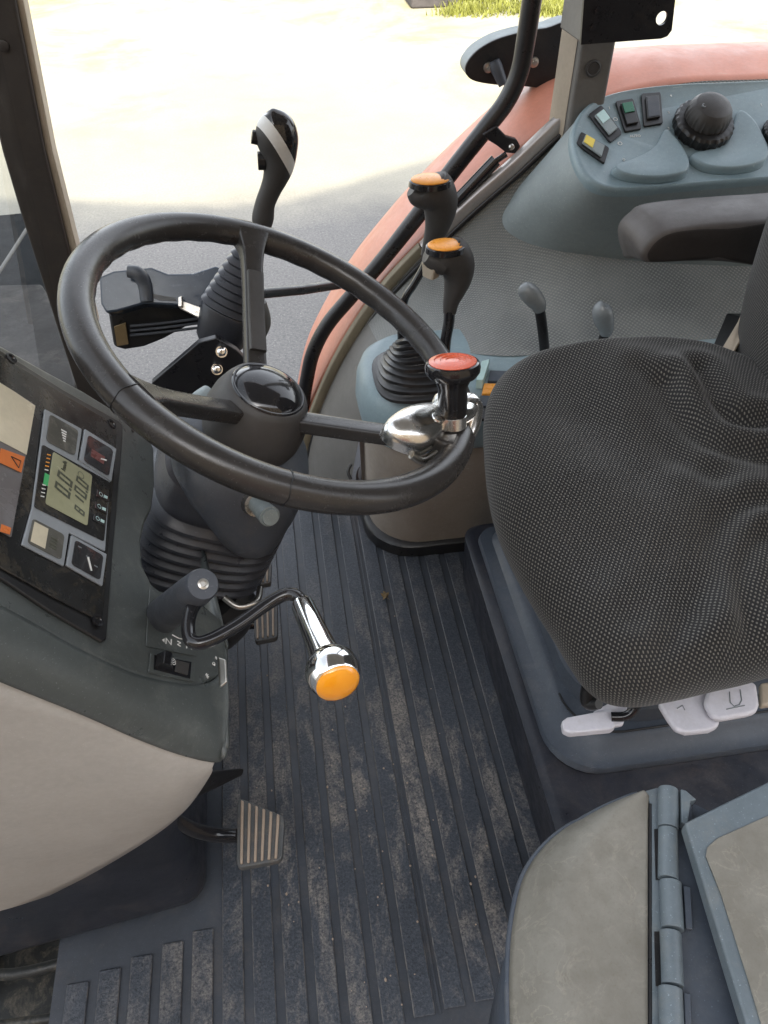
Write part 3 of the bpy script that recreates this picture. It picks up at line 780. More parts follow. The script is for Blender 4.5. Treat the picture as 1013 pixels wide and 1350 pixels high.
for p in ((175, 568), (190, 575)):
    obj('screw_hole', lathe(dp(*p, .0), nd, [(.0018, -.001), (.0018, .0006), (0, .0006)], 12), M['black'], dash)
# flat raised switch plate, lettering and rocker
pl_ = [(197, 776), (222, 775), (262, 800), (258, 866), (195, 855)]
obj('switch_plate', slab([(196, 778), (258, 790), (257, 866), (191, 853)], PD, .0004, .0016), M['dash'], dash, bevel=.0006, seg=2)
cq = dp(228, 851, .0022)
def dtext(s, px, py, size, nm): text(s, dp(px, py, .0022), YD, tdir, size, nm, M['white'], dash)
dtext('N', 234, 850, .0065, 'lever_letter')
for px, py, s in ((220, 847, 1), (247, 853, -1)):
    bb = bmesh.new(); c = dp(px, py, .0022); u_, w_ = dp(px+10, py+2.5, .0022)-c, YD*.004
    u_ = u_.normalized()*.006
    for a, b in (((-1, -.8), (-1, .8)), ((1, -.8), (1, .8))):
        bb.faces.new([bb.verts.new(c+u_*x*.8+w_*y) for x, y in ((a[0]*.9, a[1]), (b[0]*.9, b[1]), (b[0]*.55, b[1]), (a[0]*.55, a[1]))])
    bb.faces.new([bb.verts.new(c+u_*x*.8+w_*y) for x, y in ((-.9, .7), (-.55, .7), (.9, -.7), (.55, -.7))])
    bb.faces.new([bb.verts.new(c+u_*x*.8+w_*y) for x, y in ((-s*1.15, .6), (-s*1.9, 0), (-s*1.15, -.6))])
    obj('direction_symbol', bb, M['white'], dash, smooth=False)
bb = bmesh.new(); tube([dp(225, 838, .002), dp(235, 843, .002), dp(246, 844, .002)], .0005, 6, bm=bb); obj('arc_mark', bb, M['white'], dash)
rq = [(197, 862), (255, 872), (254, 900), (194, 888)]
rk = obj('rocker_switch', slab(rq, PD, .0004, .0020), M['dash'], dash, bevel=.0006, seg=2)
obj('rocker_well', slab([(201, 865), (250, 874), (248, 896), (200, 884)], PD, .0022, .0024), M['black_gloss'], rk, smooth=False)
bb = bmesh.new(); a = pxpoly([(203, 864), (228, 869), (226, 886), (201, 881)], PD, .0024); b = pxpoly([(203, 864), (212, 866), (210, 884), (201, 881)], PD, .012)
loft([a, b], bb); obj('rocker_paddle', bb, M['black_gloss'], rk, bevel=.001, seg=2)
obj('rocker_paddle', slab([(229, 872), (246, 876), (244, 892), (227, 887)], PD, .0024, .0036), M['hub'], rk, bevel=.0005, seg=2)
bb = bmesh.new(); c = dp(219.5, 876.5, .0076)
for r_, rr_ in ((.0034, .0026), (.0016, .0009)):
    for k in range(20):
        a, b = 2*math.pi*k/20, 2*math.pi*(k+.9)/20
        P_ = lambda t, r: c+(YD*math.cos(t)+tdir*math.sin(t))*r
        bb.faces.new([bb.verts.new(p) for p in (P_(a, r_), P_(b, r_), P_(b, rr_), P_(a, rr_))])
obj('rocker_symbol', bb, M['white'], rk, smooth=False)
# socket on the end of the dash
so = aD(294, 887, .60)
bb = bmesh.new(); q = [aD(287, 866, .622), aD(299, 870, .618), aD(300, 900, .61), aD(290, 908, .612)]
prism(q, (ray(294, 887)*-1).normalized()*.006, bb); obj('socket', bb, M['steel'], dash, bevel=.002)
for sy, px, py, z in (('*', 274, 893, .011), ('D', 281, 876, .0055), ('=', 284, 868, .006)): text(sy, dp(px, py, .0012), YD, tdir, z, 'light_symbol', M['white'], dash)
# ------------------------------------------------------------------ shuttle lever
sl = thing('shuttle_lever', 'cranked black column lever with chrome sleeve and amber round knob', 'lever', dp(222, 806))
a_, b_ = dp(216, 812, -.004), aD(268, 770, .575); ax_ = (b_-a_).normalized(); L = (b_-a_).length
obj('pivot_housing', lathe(a_, ax_, [(.0165, 0), (.0158, .01), (.0138, L*.8), (.0128, L-.003), (.0115, L), (.004, L+.0002), (.0035, L-.001), (0, L-.001)], 40), M['shroud'], sl)
obj('pivot_screw', lathe(b_, ax_, [(.0042, -.001), (.0042, .0008), (.0025, .0013), (.002, .0004), (0, .0004)], 24), M['steel'], sl)
bb = bmesh.new(); tube([aD(262, 790, .595), aD(252, 806, .585), aD(248, 828, .575), aD(253, 845, .568), aD(272, 846, .568), aD(310, 826, .58), aD(350, 798, .595), aD(376, 784, .60), aD(392, 786, .598), aD(401, 800, .592)], .0052, 24, bm=bb)
obj('arm', bb, M['black_gloss'], sl)
a_, b_ = aD(399, 797, .595), aD(431, 868, .545); ax_ = (b_-a_).normalized(); L = (b_-a_).length
obj('sleeve', lathe(a_, ax_, [(.0062, -.002), (.0085, 0), (.0088, .002), (.0098, L*.6), (.0108, L*.85), (.0125, L+.001)], 48), M['chrome'], sl)
R1 = .0192; cB = b_+ax_*(.014)
prof = []
for k in range(24):
    t = math.radians(-55+k*(35+55+0)/23) ; prof.append((R1*math.cos(t), R1*math.sin(t)))
prof += [(R1*.80, R1*.59), (0, R1*.59)]
kn = obj('knob', lathe(cB, ax_, prof, 64), M['chrome'], sl)
obj('knob_lens', lathe(cB, ax_, [(.0152, R1*.55), (.0155, R1*.64), (.0145, R1*.72), (.011, R1*.82), (.006, R1*.89), (0, R1*.91)], 48), M['orange'], kn)

# ================================================================== pedals
def ribbed_pad(name, quad, z, label, cat, group, nrib, th=.012, along='x', arm=None):
    t = thing(name, label, cat, aZ(*bil(quad, .5, .5), z), group)
    pl = pZ(z)
    obj('pad', slab(rquad(quad, .1), pl, -th, 0), M['pedal'], t, bevel=.003, seg=3)
    for k in range(nrib):
        u0 = .06+(k+.15)*.9/nrib
        q = subquad(quad, u0, .04, u0+.42*.9/nrib, .96) if along == 'x' else subquad(quad, .04, u0, .96, u0+.45*.9/nrib)
        obj('tread_rib', slab(q, pl, .0002, .0042), M['pedal_rib'], t, bevel=.0015, seg=2)
    if arm: obj('pedal_arm', tube(arm, .0095, 20), M['black_gloss'], t)
    return t
ribbed_pad('clutch_pedal', [(313, 1050), (376, 1076), (372, 1134), (312, 1145)], .13, 'ribbed rubber clutch pedal on a curved black arm, nearest of the pedals', 'pedal', None, 6,
           arm=[aZ(170, 1010, .30), aZ(222, 1072, .22), aZ(250, 1092, .17), aZ(285, 1101, .13), aZ(322, 1101, .112)])
ribbed_pad('brake_pedal', [(334, 796), (366, 789), (366, 840), (336, 846)], .12, 'worn brown ribbed brake pedal pad just below the steering column, lower of the two', 'pedal', 'brake pedals under the column', 4,
           arm=[aZ(280, 800, .2), aZ(310, 820, .12), aZ(345, 822, .105)])
ribbed_pad('brake_pedal', [(336, 742), (358, 740), (357, 768), (338, 771)], .12, 'small visible edge of the ribbed brake pedal beside the column bellows, upper of the two', 'pedal', 'brake pedals under the column', 3)
bb = bmesh.new(); tube([aD(300, 790, .98), aD(316, 805, 1.0), aD(314, 830, 1.02), aD(300, 852, 1.04)], [.030, .028, .020, .010], bm=bb, flat=.5)
tag(obj('pedal_bracket', bb, M['black']), 'black pedal bracket hanging below the column bellows beside the brake pedals', 'bracket')
bb = bmesh.new(); tube([aZ(200, 1060, .26), aZ(262, 1035, .16), aZ(318, 1018, .10)], [.02, .018, .006], bm=bb, flat=.6)
tag(obj('pedal_linkage', bb, M['black']), 'dark pointed linkage rod below the corner of the dash, above the clutch pedal', 'linkage')

# roof over the cab
rt_ = thing('cab_roof', 'pale lined cab roof spanning over the seat and wheel', 'roof', (.5, .67, 1.72))
bb = bmesh.new(); box((-.30, .05, 1.72), (1.3, 1.30, 1.74), bb); obj('headliner', bb, M['beige'], rt_, bevel=.005)
bb = bmesh.new(); box((-.34, .01, 1.742), (1.34, 1.34, 1.84), bb); obj('roof_panel', bb, M['red_paint'], rt_, bevel=.03)
# ================================================================== pillars, windscreen, hood
bb = bmesh.new()
PA = pY(1.25)
prism(pxpoly([(-60, -60), (5, -60), (20, 0), (59, 200), (92, 335), (118, 430), (150, 545), (112, 545), (97, 500), (57, 375), (26, 278), (3, 200), (-44, 0)], PA), (0, .05, 0), bb)
ap = thing('front_pillar', 'slanting brown-black cab front pillar with a pale edge strip', 'pillar', aY(110, 540, 1.25))
obj('post', bb, M['pillar'], ap, bevel=.004)
bb = bmesh.new(); prism(pxpoly([(6, -60), (16, -60), (31, 0), (70, 200), (103, 332), (129, 430), (119, 430), (93, 335), (60, 200), (21, 0)], pY(1.262)), (0, .03, 0), bb)
obj('edge_strip', bb, M['pillar_light'], ap, bevel=.001, seg=1)
obj('plug', lathe(aY(5, 60, 1.249), (0, -1, 0), [(.007, 0), (.007, .002), (.005, .003), (0, .003)], 24), M['pillar'], ap)
# windscreen: slanting pane from the pillar toward the near side
w0, w1 = aY(0, 60, 1.25), aY(100, 520, 1.25)
ws = thing('windscreen', 'dusty windscreen pane ahead of the dashboard, left of the pillar', 'windscreen', (w1.x, .7, w1.z))
dv = (w0-w1).normalized()
bb = bmesh.new(); pa = w1-dv*.1; pb = w1+dv*1.2
bb.faces.new([bb.verts.new(p) for p in (pa, pb, pb+V((-.04, -1.15, 0)), pa+V((-.04, -1.15, 0)))]); obj('pane', bb, M['screen_glass'], ws, smooth=False)
hd = thing('engine_hood', 'dull dark engine hood seen through the windscreen', 'hood', (-1.2, .75, -.2))
bb = bmesh.new(); pts = [(-.58, .42, -.3), (-.58, .42, .22), (-.58, .5, .30), (-.58, 1.02, .32), (-.58, 1.1, .24), (-.58, 1.1, -.3)]
prism(pts, (-1.5, 0, -.05), bb); obj('hood_shell', bb, M['cpillar'], hd, bevel=.02)
bb = bmesh.new(); prism(pxpoly([(-40, 376), (55, 374), (62, 385), (100, 500), (100, 560), (-40, 560)], pZ(.30)), (0, 0, -.02), bb)
obj('cowl', bb, M['cowl'], hd, bevel=.006)
bb = bmesh.new(); prism(pxpoly([(-60, 290), (0, 283), (30, 280), (62, 384), (-60, 388)], pZ(.27)), (0, 0, -.02), bb)
obj('grille_panel', bb, M['cowl_dark'], hd, bevel=.006)
bb = bmesh.new(); tube([aZ(-20, 385, .33), aZ(0, 357, .33), aZ(37, 300, .33)], .004, bm=bb)
tag(obj('wiper_arm', bb, M['cpillar']), 'thin wiper arm lying across behind the windscreen', 'wiper')

# ================================================================== joystick, its console tray and bracket
jy = 1.08
def jt(px, py, dy=0): return aY(px, py, jy+dy)
js = thing('loader_joystick', 'black pistol-grip joystick with a diagonal white stripe and glossy top, above the wheel', 'joystick', jt(300, 450))
mpx = (jt(366, 220)-jt(365, 220)).length
pts = [(346, 296, 13.5), (347, 286, 15), (350, 268, 13.5), (357, 250, 14), (363, 235, 16.5), (367, 220, 20), (368, 203, 23.5), (366, 185, 27.5), (363, 169, 26.5), (359, 156, 20), (356, 148, 10), (354.5, 145.5, 2)]
bmj = tube([jt(a, b) for a, b, c in pts], [c*mpx for a, b, c in pts], 40, ref=RT, flat=.85, smooth=8)
jn = (RT*.77+UP*.64).normalized(); pA, pB = jt(347, 192), jt(356, 181)
def cut(bm, lo=None, hi=None):
    c = bm.copy()
    for pt, inner in ((lo, True), (hi, False)):
        if pt is None: continue
        r = bmesh.ops.bisect_plane(c, geom=c.verts[:]+c.edges[:]+c.faces[:], plane_co=pt, plane_no=jn, clear_inner=inner, clear_outer=not inner)
        ed = [e for e in r['geom_cut'] if isinstance(e, bmesh.types.BMEdge)]
        if ed: bmesh.ops.holes_fill(c, edges=ed)
    return c
pA, pB = jt(353, 189), jt(364.5, 179)
obj('grip', cut(bmj, hi=pA), M['hub'], js, angle=60); obj('stripe', cut(bmj, lo=pA, hi=pB), M['white'], js, angle=60); obj('glossy_top', cut(bmj, lo=pB), M['black_gloss'], js, angle=60)
bmj.free()
bb = bmesh.new(); tube([jt(345, 183), jt(332, 180)], .009, 10, bm=bb, smooth=1); obj('thumb_button', bb, M['black'], js, bevel=.001)
bb = bmesh.new(); tube([jt(350, 212), jt(340, 212)], .012, 10, bm=bb, smooth=1); obj('thumb_button', bb, M['black'], js, bevel=.001)
bb = bmesh.new(); tube([jt(347, 300), jt(340, 325), jt(330, 345)], .008, bm=bb); obj('stalk', bb, M['black_metal'], js)
prof = []; a_, b_ = jt(292, 450), jt(328, 330); L = (b_-a_).length
for j in range(8):
    h = L*.42+j*(L*.58)/8; r = .050-.0038*j
    prof += [(r, h), (r+.004, h+.004), (r-.004, h+L*.58/8-.001)]
obj('bellows', lathe(a_, b_-a_, [(.040, 0), (.046, .01), (.052, L*.40)]+prof+[(.012, L), (0, L)], 24, wob=lambda a, h: 1/max(abs(math.cos((a+.4) % (math.pi/2)-math.pi/4))**.5, .7)*.82), M['boot'], js)
bb = bmesh.new(); tube([jt(338, 400, .02), jt(346, 425, .02), jt(343, 448, .02)], [.016, .014, .006], bm=bb); obj('side_grip', bb, M['cpillar'], js)
# mounting plate
mp = thing('mounting_bracket', 'black angled steel plate with two bright bolts behind the steering hub', 'bracket', jt(250, 510))
bb = bmesh.new(); prism(pxpoly([(200, 505), (262, 452), (285, 446), (312, 462), (330, 480), (330, 540), (262, 560), (215, 540)], pY(.99)), (0, .012, 0), bb)
obj('plate', bb, M['black_metal'], mp, bevel=.002)
for p in ((292, 464), (286, 487)):
    obj('bolt', lathe(aY(*p, .988), V((.2, -.8, .6)), [(.0085, -.002), (.0085, .003), (.0065, .003), (.0065, .008), (.004, .011), (0, .0115)], 24), M['chrome'], mp)
# tray
tr = thing('lever_cover', 'glossy black moulded cover with a small slotted lever, seen through the steering wheel', 'cover', jt(200, 440))
ty = 1.10; PT = (aY(200, 400, ty), V((.0, -.75, .66)).normalized())
tp = [(131, 365), (150, 357), (200, 352), (222, 361), (255, 360), (285, 350), (290, 353), (287, 375), (272, 400), (262, 406), (230, 402), (190, 400), (155, 410), (140, 412), (133, 400)]
bb = bmesh.new(); slab(tp, PT, -.03, .0, bm=bb); obj('cover_top', bb, M['black_gloss' if False else 'shroud_gloss'] if 'shroud_gloss' in M else plastic('black with painted blue sheen', (.045, .058, .08), .18, 800, .04, .2, .1, (.2, .2, .2)), tr, bevel=.006, seg=4)  # bluish sheen put into the base colour of the black top
lp_ = [(142, 408), (160, 398), (262, 398), (270, 425), (245, 432), (215, 448), (190, 458), (165, 462), (150, 458), (147, 440)]
bb = bmesh.new(); slab(lp_, (aY(200, 430, ty+.03), V((0, -1, .1)).normalized()), -.05, .0, bm=bb); obj('cover_side', bb, M['black'], tr, bevel=.006)
bb = bmesh.new()
for k in range(3):
    y_ = 424+k*6; tube([aY(172, y_+6, ty+.022), aY(215, y_+2, ty+.022), aY(262, y_-4, ty+.022)], .0022, 8, bm=bb)
obj('side_rib', bb, M['shroud'], tr)
bb = bmesh.new(); tube([hit(172, 365, PT)+V((0, -.006, .012)), hit(185, 368, PT)+V((0, -.006, .012)), hit(192, 380, PT)+V((0, -.002, .006)), hit(194, 397, PT)], [.009, .011, .010, .010], bm=bb); obj('lever', bb, M['shroud'], tr)
bb = bmesh.new(); slab([(199, 387), (232, 393), (232, 397), (210, 396), (198, 391)], PT, -.002, .0012, bm=bb); obj('slot', bb, M['black'], tr, smooth=False)
bb = bmesh.new(); slab([(238, 408), (240, 398), (268, 408), (266, 422)], PT, .004, .012, bm=bb); slab([(238, 396), (243, 394), (243, 408), (238, 408)], PT, .004, .022, bm=bb)
obj('steel_tab', bb, M['steel'], tr, bevel=.001)
bb = bmesh.new(); slab([(151, 430), (166, 425), (170, 452), (155, 455)], (aY(200, 430, ty+.025), V((0, -1, .1)).normalized()), 0, .004, bm=bb); obj('inner_clip', bb, M['leaf'], tr)
bb = bmesh.new(); tube([jt(335, 388, .1), aY(400, 382, 1.25), aY(448, 375, 1.34)], .0085, bm=bb, smooth=1)
tag(obj('support_rod', bb, M['black_metal']), 'straight black rod running from the joystick mount to the window frame', 'rod')

# ================================================================== right side: sill, liner, console
sill = [(397, 660, 1.30), (404, 600, 1.30), (420, 545, 1.30), (455, 470, 1.30), (505, 395, 1.30), (560, 335, 1.30), (620, 277, 1.30), (680, 225, 1.30), (742, 168, 1.30), (790, 140, 1.33), (900, 110, 1.36), (1013, 104, 1.38), (1250, 92, 1.40)]
sill3 = [aY(*p) for p in sill]
cons = [(452, 690, 1.16), (462, 640, 1.14), (475, 575, 1.12), (500, 500, 1.10), (530, 470, 1.13), (590, 464, 1.09), (660, 469, 1.055), (720, 467, 1.05), (800, 460, 1.05), (880, 452, 1.05), (960, 445, 1.05), (1050, 438, 1.05), (1250, 422, 1.05)]
cons3 = [aY(*p) for p in cons]
SA, SB = catmull(sill3, 8), catmull(cons3, 8)
def liner(u, v):
    a, b = samp(SA, u), samp(SB, u)
    m = a.lerp(b, v); k = max(0, min(1, (u-.2)*4))
    m += V((0, .05, -.035))*math.sin(math.pi*v)*k + V((0, -.01, .008))*math.sin(math.pi*v)*(1-k)
    return m
def luv(u, v):
    p = liner(u, v); return (p.x, v*.42+p.x*.0)
fl = thing('fender_liner', 'light grey dimpled vinyl lining over the inner wheel arch beside the seat', 'wheel arch liner', (.5, 1.15, .3))
u_s = .30
bb = grid(lambda u, v: liner(u_s+u*(1-u_s), v), 90, 30, lambda u, v: luv(u_s+u*(1-u_s), v))
obj('lining', bb, M['liner'], fl, angle=180)
bb = grid(lambda u, v: liner(u*u_s, v), 30, 24)
obj('front_trim', bb, M['cpillar'], fl, angle=180)
bb = bmesh.new(); bb.faces.new([bb.verts.new(p) for p in (aY(425, 700, 1.2), aY(420, 620, 1.3)+V((0, 0, 0)), aY(475, 560, 1.15), aY(480, 760, 1.1))])
bb.free()
# beige lower wall left of console
bb = bmesh.new(); tube([aD(463, 612, 1.32), aD(459, 622, 1.32), aD(463, 632, 1.32)], .003, bm=bb); obj('clip', bb, M['black'], fl)
# aluminium and seal rails
wf = thing('window_frame', 'slanting side window rail, pale metal above and golden seal below', 'window frame', sill3[3])
SR = SA[8*5:8*8+2]; SL = SA[0:8*5+1]
obj('upper_rail', tube([p+V((0, .004, .010)) for p in SR], .0115, 16, smooth=1, ref=(0, 1, 0), rect=True), M['alu'], wf)
obj('lower_seal', tube([p+V((-.004, .006, .010)) for p in SL], .0095, 16, smooth=1, ref=(0, 1, 0), rect=True), M['seal'], wf)
obj('rubber_strip', tube([p+V((.004, -.006, -.004)) for p in SA[0:8*8+2]], .005, 10, smooth=1), M['black'], wf)
# red fender outside
outp = [(388, 560, 1.55), (395, 500, 1.55), (412, 435, 1.55), (460, 348, 1.55), (510, 283, 1.55), (560, 227, 1.55), (610, 178, 1.55), (661, 133, 1.55), (730, 88, 1.57), (810, 66, 1.62), (1013, 57, 1.66), (1250, 48, 1.7)]
out3 = catmull([aY(*p) for p in outp], 8); inn3 = [p+V((-.012, .03, -.012)) for p in SA]
def red(u, v):
    m = samp(inn3, u).lerp(samp(out3, u), v); m.z += .02*math.sin(math.pi*v); return m
rf = obj('rear_fender', grid(red, 80, 12), M['red_paint'], angle=180)
tag(rf, 'faded red tractor fender seen outside the side window', 'fender')
solidify(rf, .006, 0)
# window pane
wp = thing('side_window', 'clear side window pane hinged on a bent black tube', 'window', aY(402, 520, 1.345))
tb = [(735, -150), (712, -60), (703, -10), (694, 50), (685, 95), (668, 133), (640, 170), (605, 214), (562, 270), (505, 342), (462, 392), (432, 428), (413, 465), (404, 505), (395, 560)]
obj('tube_frame', tube([aY(a, b, 1.345) for a, b in tb], [.0155]*9+[.0145]*6, 24), M['black_metal'], wp)
bb = bmesh.new(); prism(pxpoly([(636, 178), (655, 166), (668, 180), (682, 184), (687, 194), (680, 203), (668, 202), (655, 192), (645, 186)], pY(1.325)), (0, .012, 0), bb)
hn = obj('hinge_plate', bb, M['black_metal'], wp, bevel=.003); 
obj('hinge_bolt', lathe(aY(674, 194, 1.324), (0, -1, .4), [(.005, 0), (.005, .004), (.003, .006), (0, .006)], 20), M['steel'], hn)
bb = bmesh.new(); tube([aY(668, 203, 1.315), aY(650, 215, 1.315)], .005, bm=bb, smooth=1); tube([aY(654, 211, 1.315), aY(600, 268, 1.31)], .011, bm=bb, smooth=1); tube([aY(601, 267, 1.31), aY(592, 276, 1.31)], .006, bm=bb, smooth=1)
tag(obj('gas_strut', bb, M['black_gloss']), 'short black gas strut lying along the pale window rail', 'gas strut')
# B post and bracket
bp_ = thing('rear_post', 'grey upright cab post with a round plug, rising behind the control pod', 'post', aY(775, 170, 1.27))
bb = bmesh.new(); a, b = aY(748, 175, 1.27), aY(798, 120, 1.27)
prism([(a.x, 1.27, .68), (b.x+.004, 1.27, .68), (b.x+.004, 1.27, 1.7), (a.x, 1.27, 1.7)], (0, .05, 0), bb)
obj('post', bb, M['cpillar'], bp_, bevel=.006)
bb = bmesh.new(); prism([(a.x-.012, 1.30, .68), (a.x-.001, 1.285, .68), (a.x-.001, 1.285, 1.7), (a.x-.012, 1.30, 1.7)], (0, .03, 0), bb)
obj('light_edge', bb, M['pillar_light'], bp_)
obj('plug', lathe(aY(782, 90, 1.269), (0, -1, 0), [(.0125, 0), (.0125, .002), (.010, .003), (.0085, .0015), (0, .0025)], 32), M['hub'], bp_)
bk = thing('steel_bracket', 'black box bracket with a punched hole bolted to the grey post', 'bracket', aY(800, 55, 1.2))
bb = bmesh.new(); bm2 = bb
plate = pxpoly([(773, -40), (896, -46), (890, 5), (886, 40), (880, 48), (872, 51), (766, 59)], pY(1.17))
hc_ = aY(873, 24, 1.17)
outer = plate; k_ = 24
# plate with a real hole: bridge outline and ring
hole = [hc_+V((math.cos(2*math.pi*i/k_), 0, math.sin(2*math.pi*i/k_)))*.0085 for i in range(k_)]
def plate_with_hole(outer, hole, vec):
    bm = bmesh.new(); vo = [bm.verts.new(p) for p in outer]; vh = [bm.verts.new(p) for p in hole]
    es = [bm.edges.new((vo[i], vo[(i+1) % len(vo)])) for i in range(len(vo))]+[bm.edges.new((vh[i], vh[(i+1) % len(vh)])) for i in range(len(vh))]
    bmesh.ops.triangle_fill(bm, edges=es, use_beauty=True)
    r = bmesh.ops.extrude_face_region(bm, geom=bm.faces[:])
    bmesh.ops.translate(bm, verts=[g for g in r['geom'] if isinstance(g, bmesh.types.BMVert)], vec=vec)
    return bm
obj('plate', plate_with_hole(outer, hole, V((0, .006, 0))), M['black_metal'], bk, angle=30)
bb = bmesh.new(); a, b = aY(766, 57, 1.178), aY(800, 57, 1.178)
prism([(a.x, 1.178, a.z), (b.x, 1.178, a.z), (b.x, 1.262, a.z), (a.x-.004, 1.262, a.z)], (0, 0, .16), bb); obj('box_arm', bb, M['cpillar'], bk, bevel=.003)
for p in ((782, 36), (788, 14)): obj('bolt', lathe(aY(*p, 1.17), (0, -1, 0), [(.005, 0), (.005, .003), (0, .004)], 6), M['black_metal'], bk)
# dark oval lamp housing outside
oh = thing('lamp_housing', 'dark oval lamp housing with pale rim mounted outside the cab post', 'lamp housing', aY(690, 112, 1.5))
ov = [(760, 33), (720, 37), (690, 42), (655, 52), (628, 68), (614, 88), (620, 104), (645, 111), (690, 114), (760, 114)]
bb = bmesh.new(); prism(catmull_closed(pxpoly(ov, pY(1.46)), 5), (0, .006, 0), bb); obj('back_plate', bb, M['black'], oh, bevel=.002)
q = catmull_closed(pxpoly(ov, pY(1.467)), 5); bb = bmesh.new(); prism(q, (0, .05, .0), bb); obj('shell', bb, M['pod_skirt'], oh, bevel=.008)
for p in ((644, 89), (704, 82)): obj('screw', lathe(aY(*p, 1.459), (0, -1, 0), [(.009, 0), (.008, .003), (.004, .004), (.004, .008), (0, .008)], 24), M['steel'], oh)
bb = bmesh.new(); tube([aY(664, 112, 1.44), aY(655, 90, 1.452), aY(652, 80, 1.455)], [.008, .011, .009], bm=bb); obj('stay', bb, M['shroud'], oh)

# ------------------------------------------------------------------ control pod
cp = thing('control_pod', 'blue-grey heater control pod with rocker switches and rotary dials behind the armrest', 'control panel', (.75, 1.15, .45))
nP = V((0, -math.sin(math.radians(25)), math.cos(math.radians(25)))); PP = (V((0, 1.1, .665)), nP)
tpx = [(752, 190), (754, 168), (768, 145), (792, 130), (830, 120), (890, 113), (960, 110), (1050, 106), (1180, 100), (1180, 232), (1050, 236), (960, 242), (890, 248), (830, 252), (795, 250), (772, 238), (758, 215)]
foot = [(663, 288, 1.20), (669, 268, 1.24), (698, 232, 1.30), (735, 190, 1.36), (800, 150, 1.40), (890, 135, 1.42), (960, 130, 1.42), (1050, 120, 1.42), (1180, 110, 1.42), (1180, 352, 1.06), (1050, 350, 1.07), (960, 348, 1.08), (890, 345, 1.09), (830, 340, 1.10), (760, 331, 1.12), (712, 322, 1.15), (674, 305, 1.18)]
from mathutils.bvhtree import BVHTree
lv = [liner(i/80, j/30) for i in range(81) for j in range(31)]
lf = [(i*31+j, (i+1)*31+j, (i+1)*31+j+1, i*31+j+1) for i in range(80) for j in range(30)]
bvh = BVHTree.FromPolygons(lv, lf)
T = [hit(*p, PP) for p in tpx]; Fo = []
for a, b, y in foot:
    h = bvh.ray_cast(CAM, ray(a, b).normalized())[0]
    Fo.append(h-ray(a, b)*.002+V((0, 0, -.006)) if h is not None else aY(a, b, y))
for i in (3, 4, 5, 6, 7, 8): Fo[i].z = .55
ct = sum(T, V())/len(T)
ring = lambda L: catmull_closed(L, 5)
Rg = []
Rg.append(ring([f.copy() for f in Fo]))
for k, s in ((.25, .42), (.5, .68), (.75, .86), (.9, .955), (1, 1.0)): Rg.append(ring([f.lerp(t-nP*.010, s) for f, t in zip(Fo, T)]))
obj('skirt', loft(Rg, cap0=False, cap1=False), M['pod_skirt'], cp, angle=180)
Rg = []
for s, h in ((1.0, -.012), (1.0, -.006), (.996, -.001), (.985, .0035), (.965, .005), (.945, .0042), (.925, .0018)):
    Rg.append(ring([ct+V(((t-ct).x*s if abs((t-ct).x*(1-s)) < .012 else (t-ct).x-math.copysign(.012*(1-s)/.05, (t-ct).x), (t-ct).y*s, (t-ct).z*s))+nP*h for t in T]))
obj('top_panel', loft(Rg, cap0=False), M['blue_grey'], cp, angle=50)
hP = .0018
def dome(pts, h, name, m, parent, k=3):
    q = catmull_closed(pxpoly(pts, PP, hP-.003), 5); c = sum(q, V())/len(q); rs = []
    for s, z in ((1.03, 0), (1.0, .003), (.97, h*.5), (.92, h*.8), (.84, h*.95), (.6, h), (.3, h)): rs.append([c+(p-c)*s+nP*z for p in q])
    return obj(name, loft(rs), m, parent, angle=180)
def scoop(pts, back, h, name):
    """wedge rising from its far edge toward the near lip"""
    q = catmull_closed(pxpoly(pts, PP, hP-.002), 6); c = sum(q, V())/len(q); bk_ = hit(*back, PP)
    dm = max((p-bk_).length for p in q); rs = []
    for s, z in ((1.02, 0), (1.0, .3), (.98, .7), (.945, .95), (.90, 1.), (.5, 1.0), (.15, 1.0)):
        rs.append([(lambda b: b+nP*(h*z*min(1, max(.02, ((b-bk_).length/dm))**1.3)))(c+(p-c)*s) for p in q])
    return obj(name, loft(rs), M['blue_grey'], cp, angle=180)
scoop([(806, 226), (835, 212), (862, 196), (876, 174), (889, 186), (900, 206), (905, 226), (897, 238), (870, 243), (835, 242), (812, 236)], (830, 178), .019, 'finger_rest')
scoop([(908, 210), (935, 200), (960, 184), (972, 150), (990, 162), (1003, 188), (1008, 210), (999, 224), (970, 231), (935, 230), (915, 222)], (925, 165), .019, 'finger_rest')
sws = [([(766, 178), (801, 198), (795, 218), (760, 193)], 'yellow', 0), ([(792, 143), (776, 155), (803, 190), (818, 178)], 'cyan', 1), ([(833, 134), (811, 138), (823, 176), (844, 172)], 'dgreen', 1), ([(869, 126), (845, 128), (848, 169), (872, 165)], 'black', 1)]
for q, c, vert in sws:
    # u runs along the switch
    if vert: q = [q[1], q[2], q[3], q[0]]
    s_ = obj('rocker_switch', slab(rquad(inset(q, 1.06), .08), PP, hP, hP+.004), M['black'], cp, bevel=.0015, seg=2, label='rocker switch with %s half' % {'yellow': 'a yellow', 'cyan': 'a pale', 'dgreen': 'a green', 'black': 'no coloured'}[c])
    body = inset(q, .72)
    obj('rocker', slab(body, PP, hP+.0042, hP+.008), M['pod_skirt'] if c in ('yellow', 'cyan') else M['black'], s_, bevel=.0012, seg=2)
    if c != 'black': obj('coloured_half', slab(subquad(body, .04, .08, .5, .92), PP, hP+.0082, hP+.0095), M[c], s_, bevel=.0006, seg=2)
    else: obj('coloured_half', slab(subquad(body, .05, .08, .95, .92), PP, hP+.0082, hP+.0088), M['shroud'], s_, bevel=.0003, seg=1)
ed = (aY(0, 0, 1)-aY(0, 0, 1))
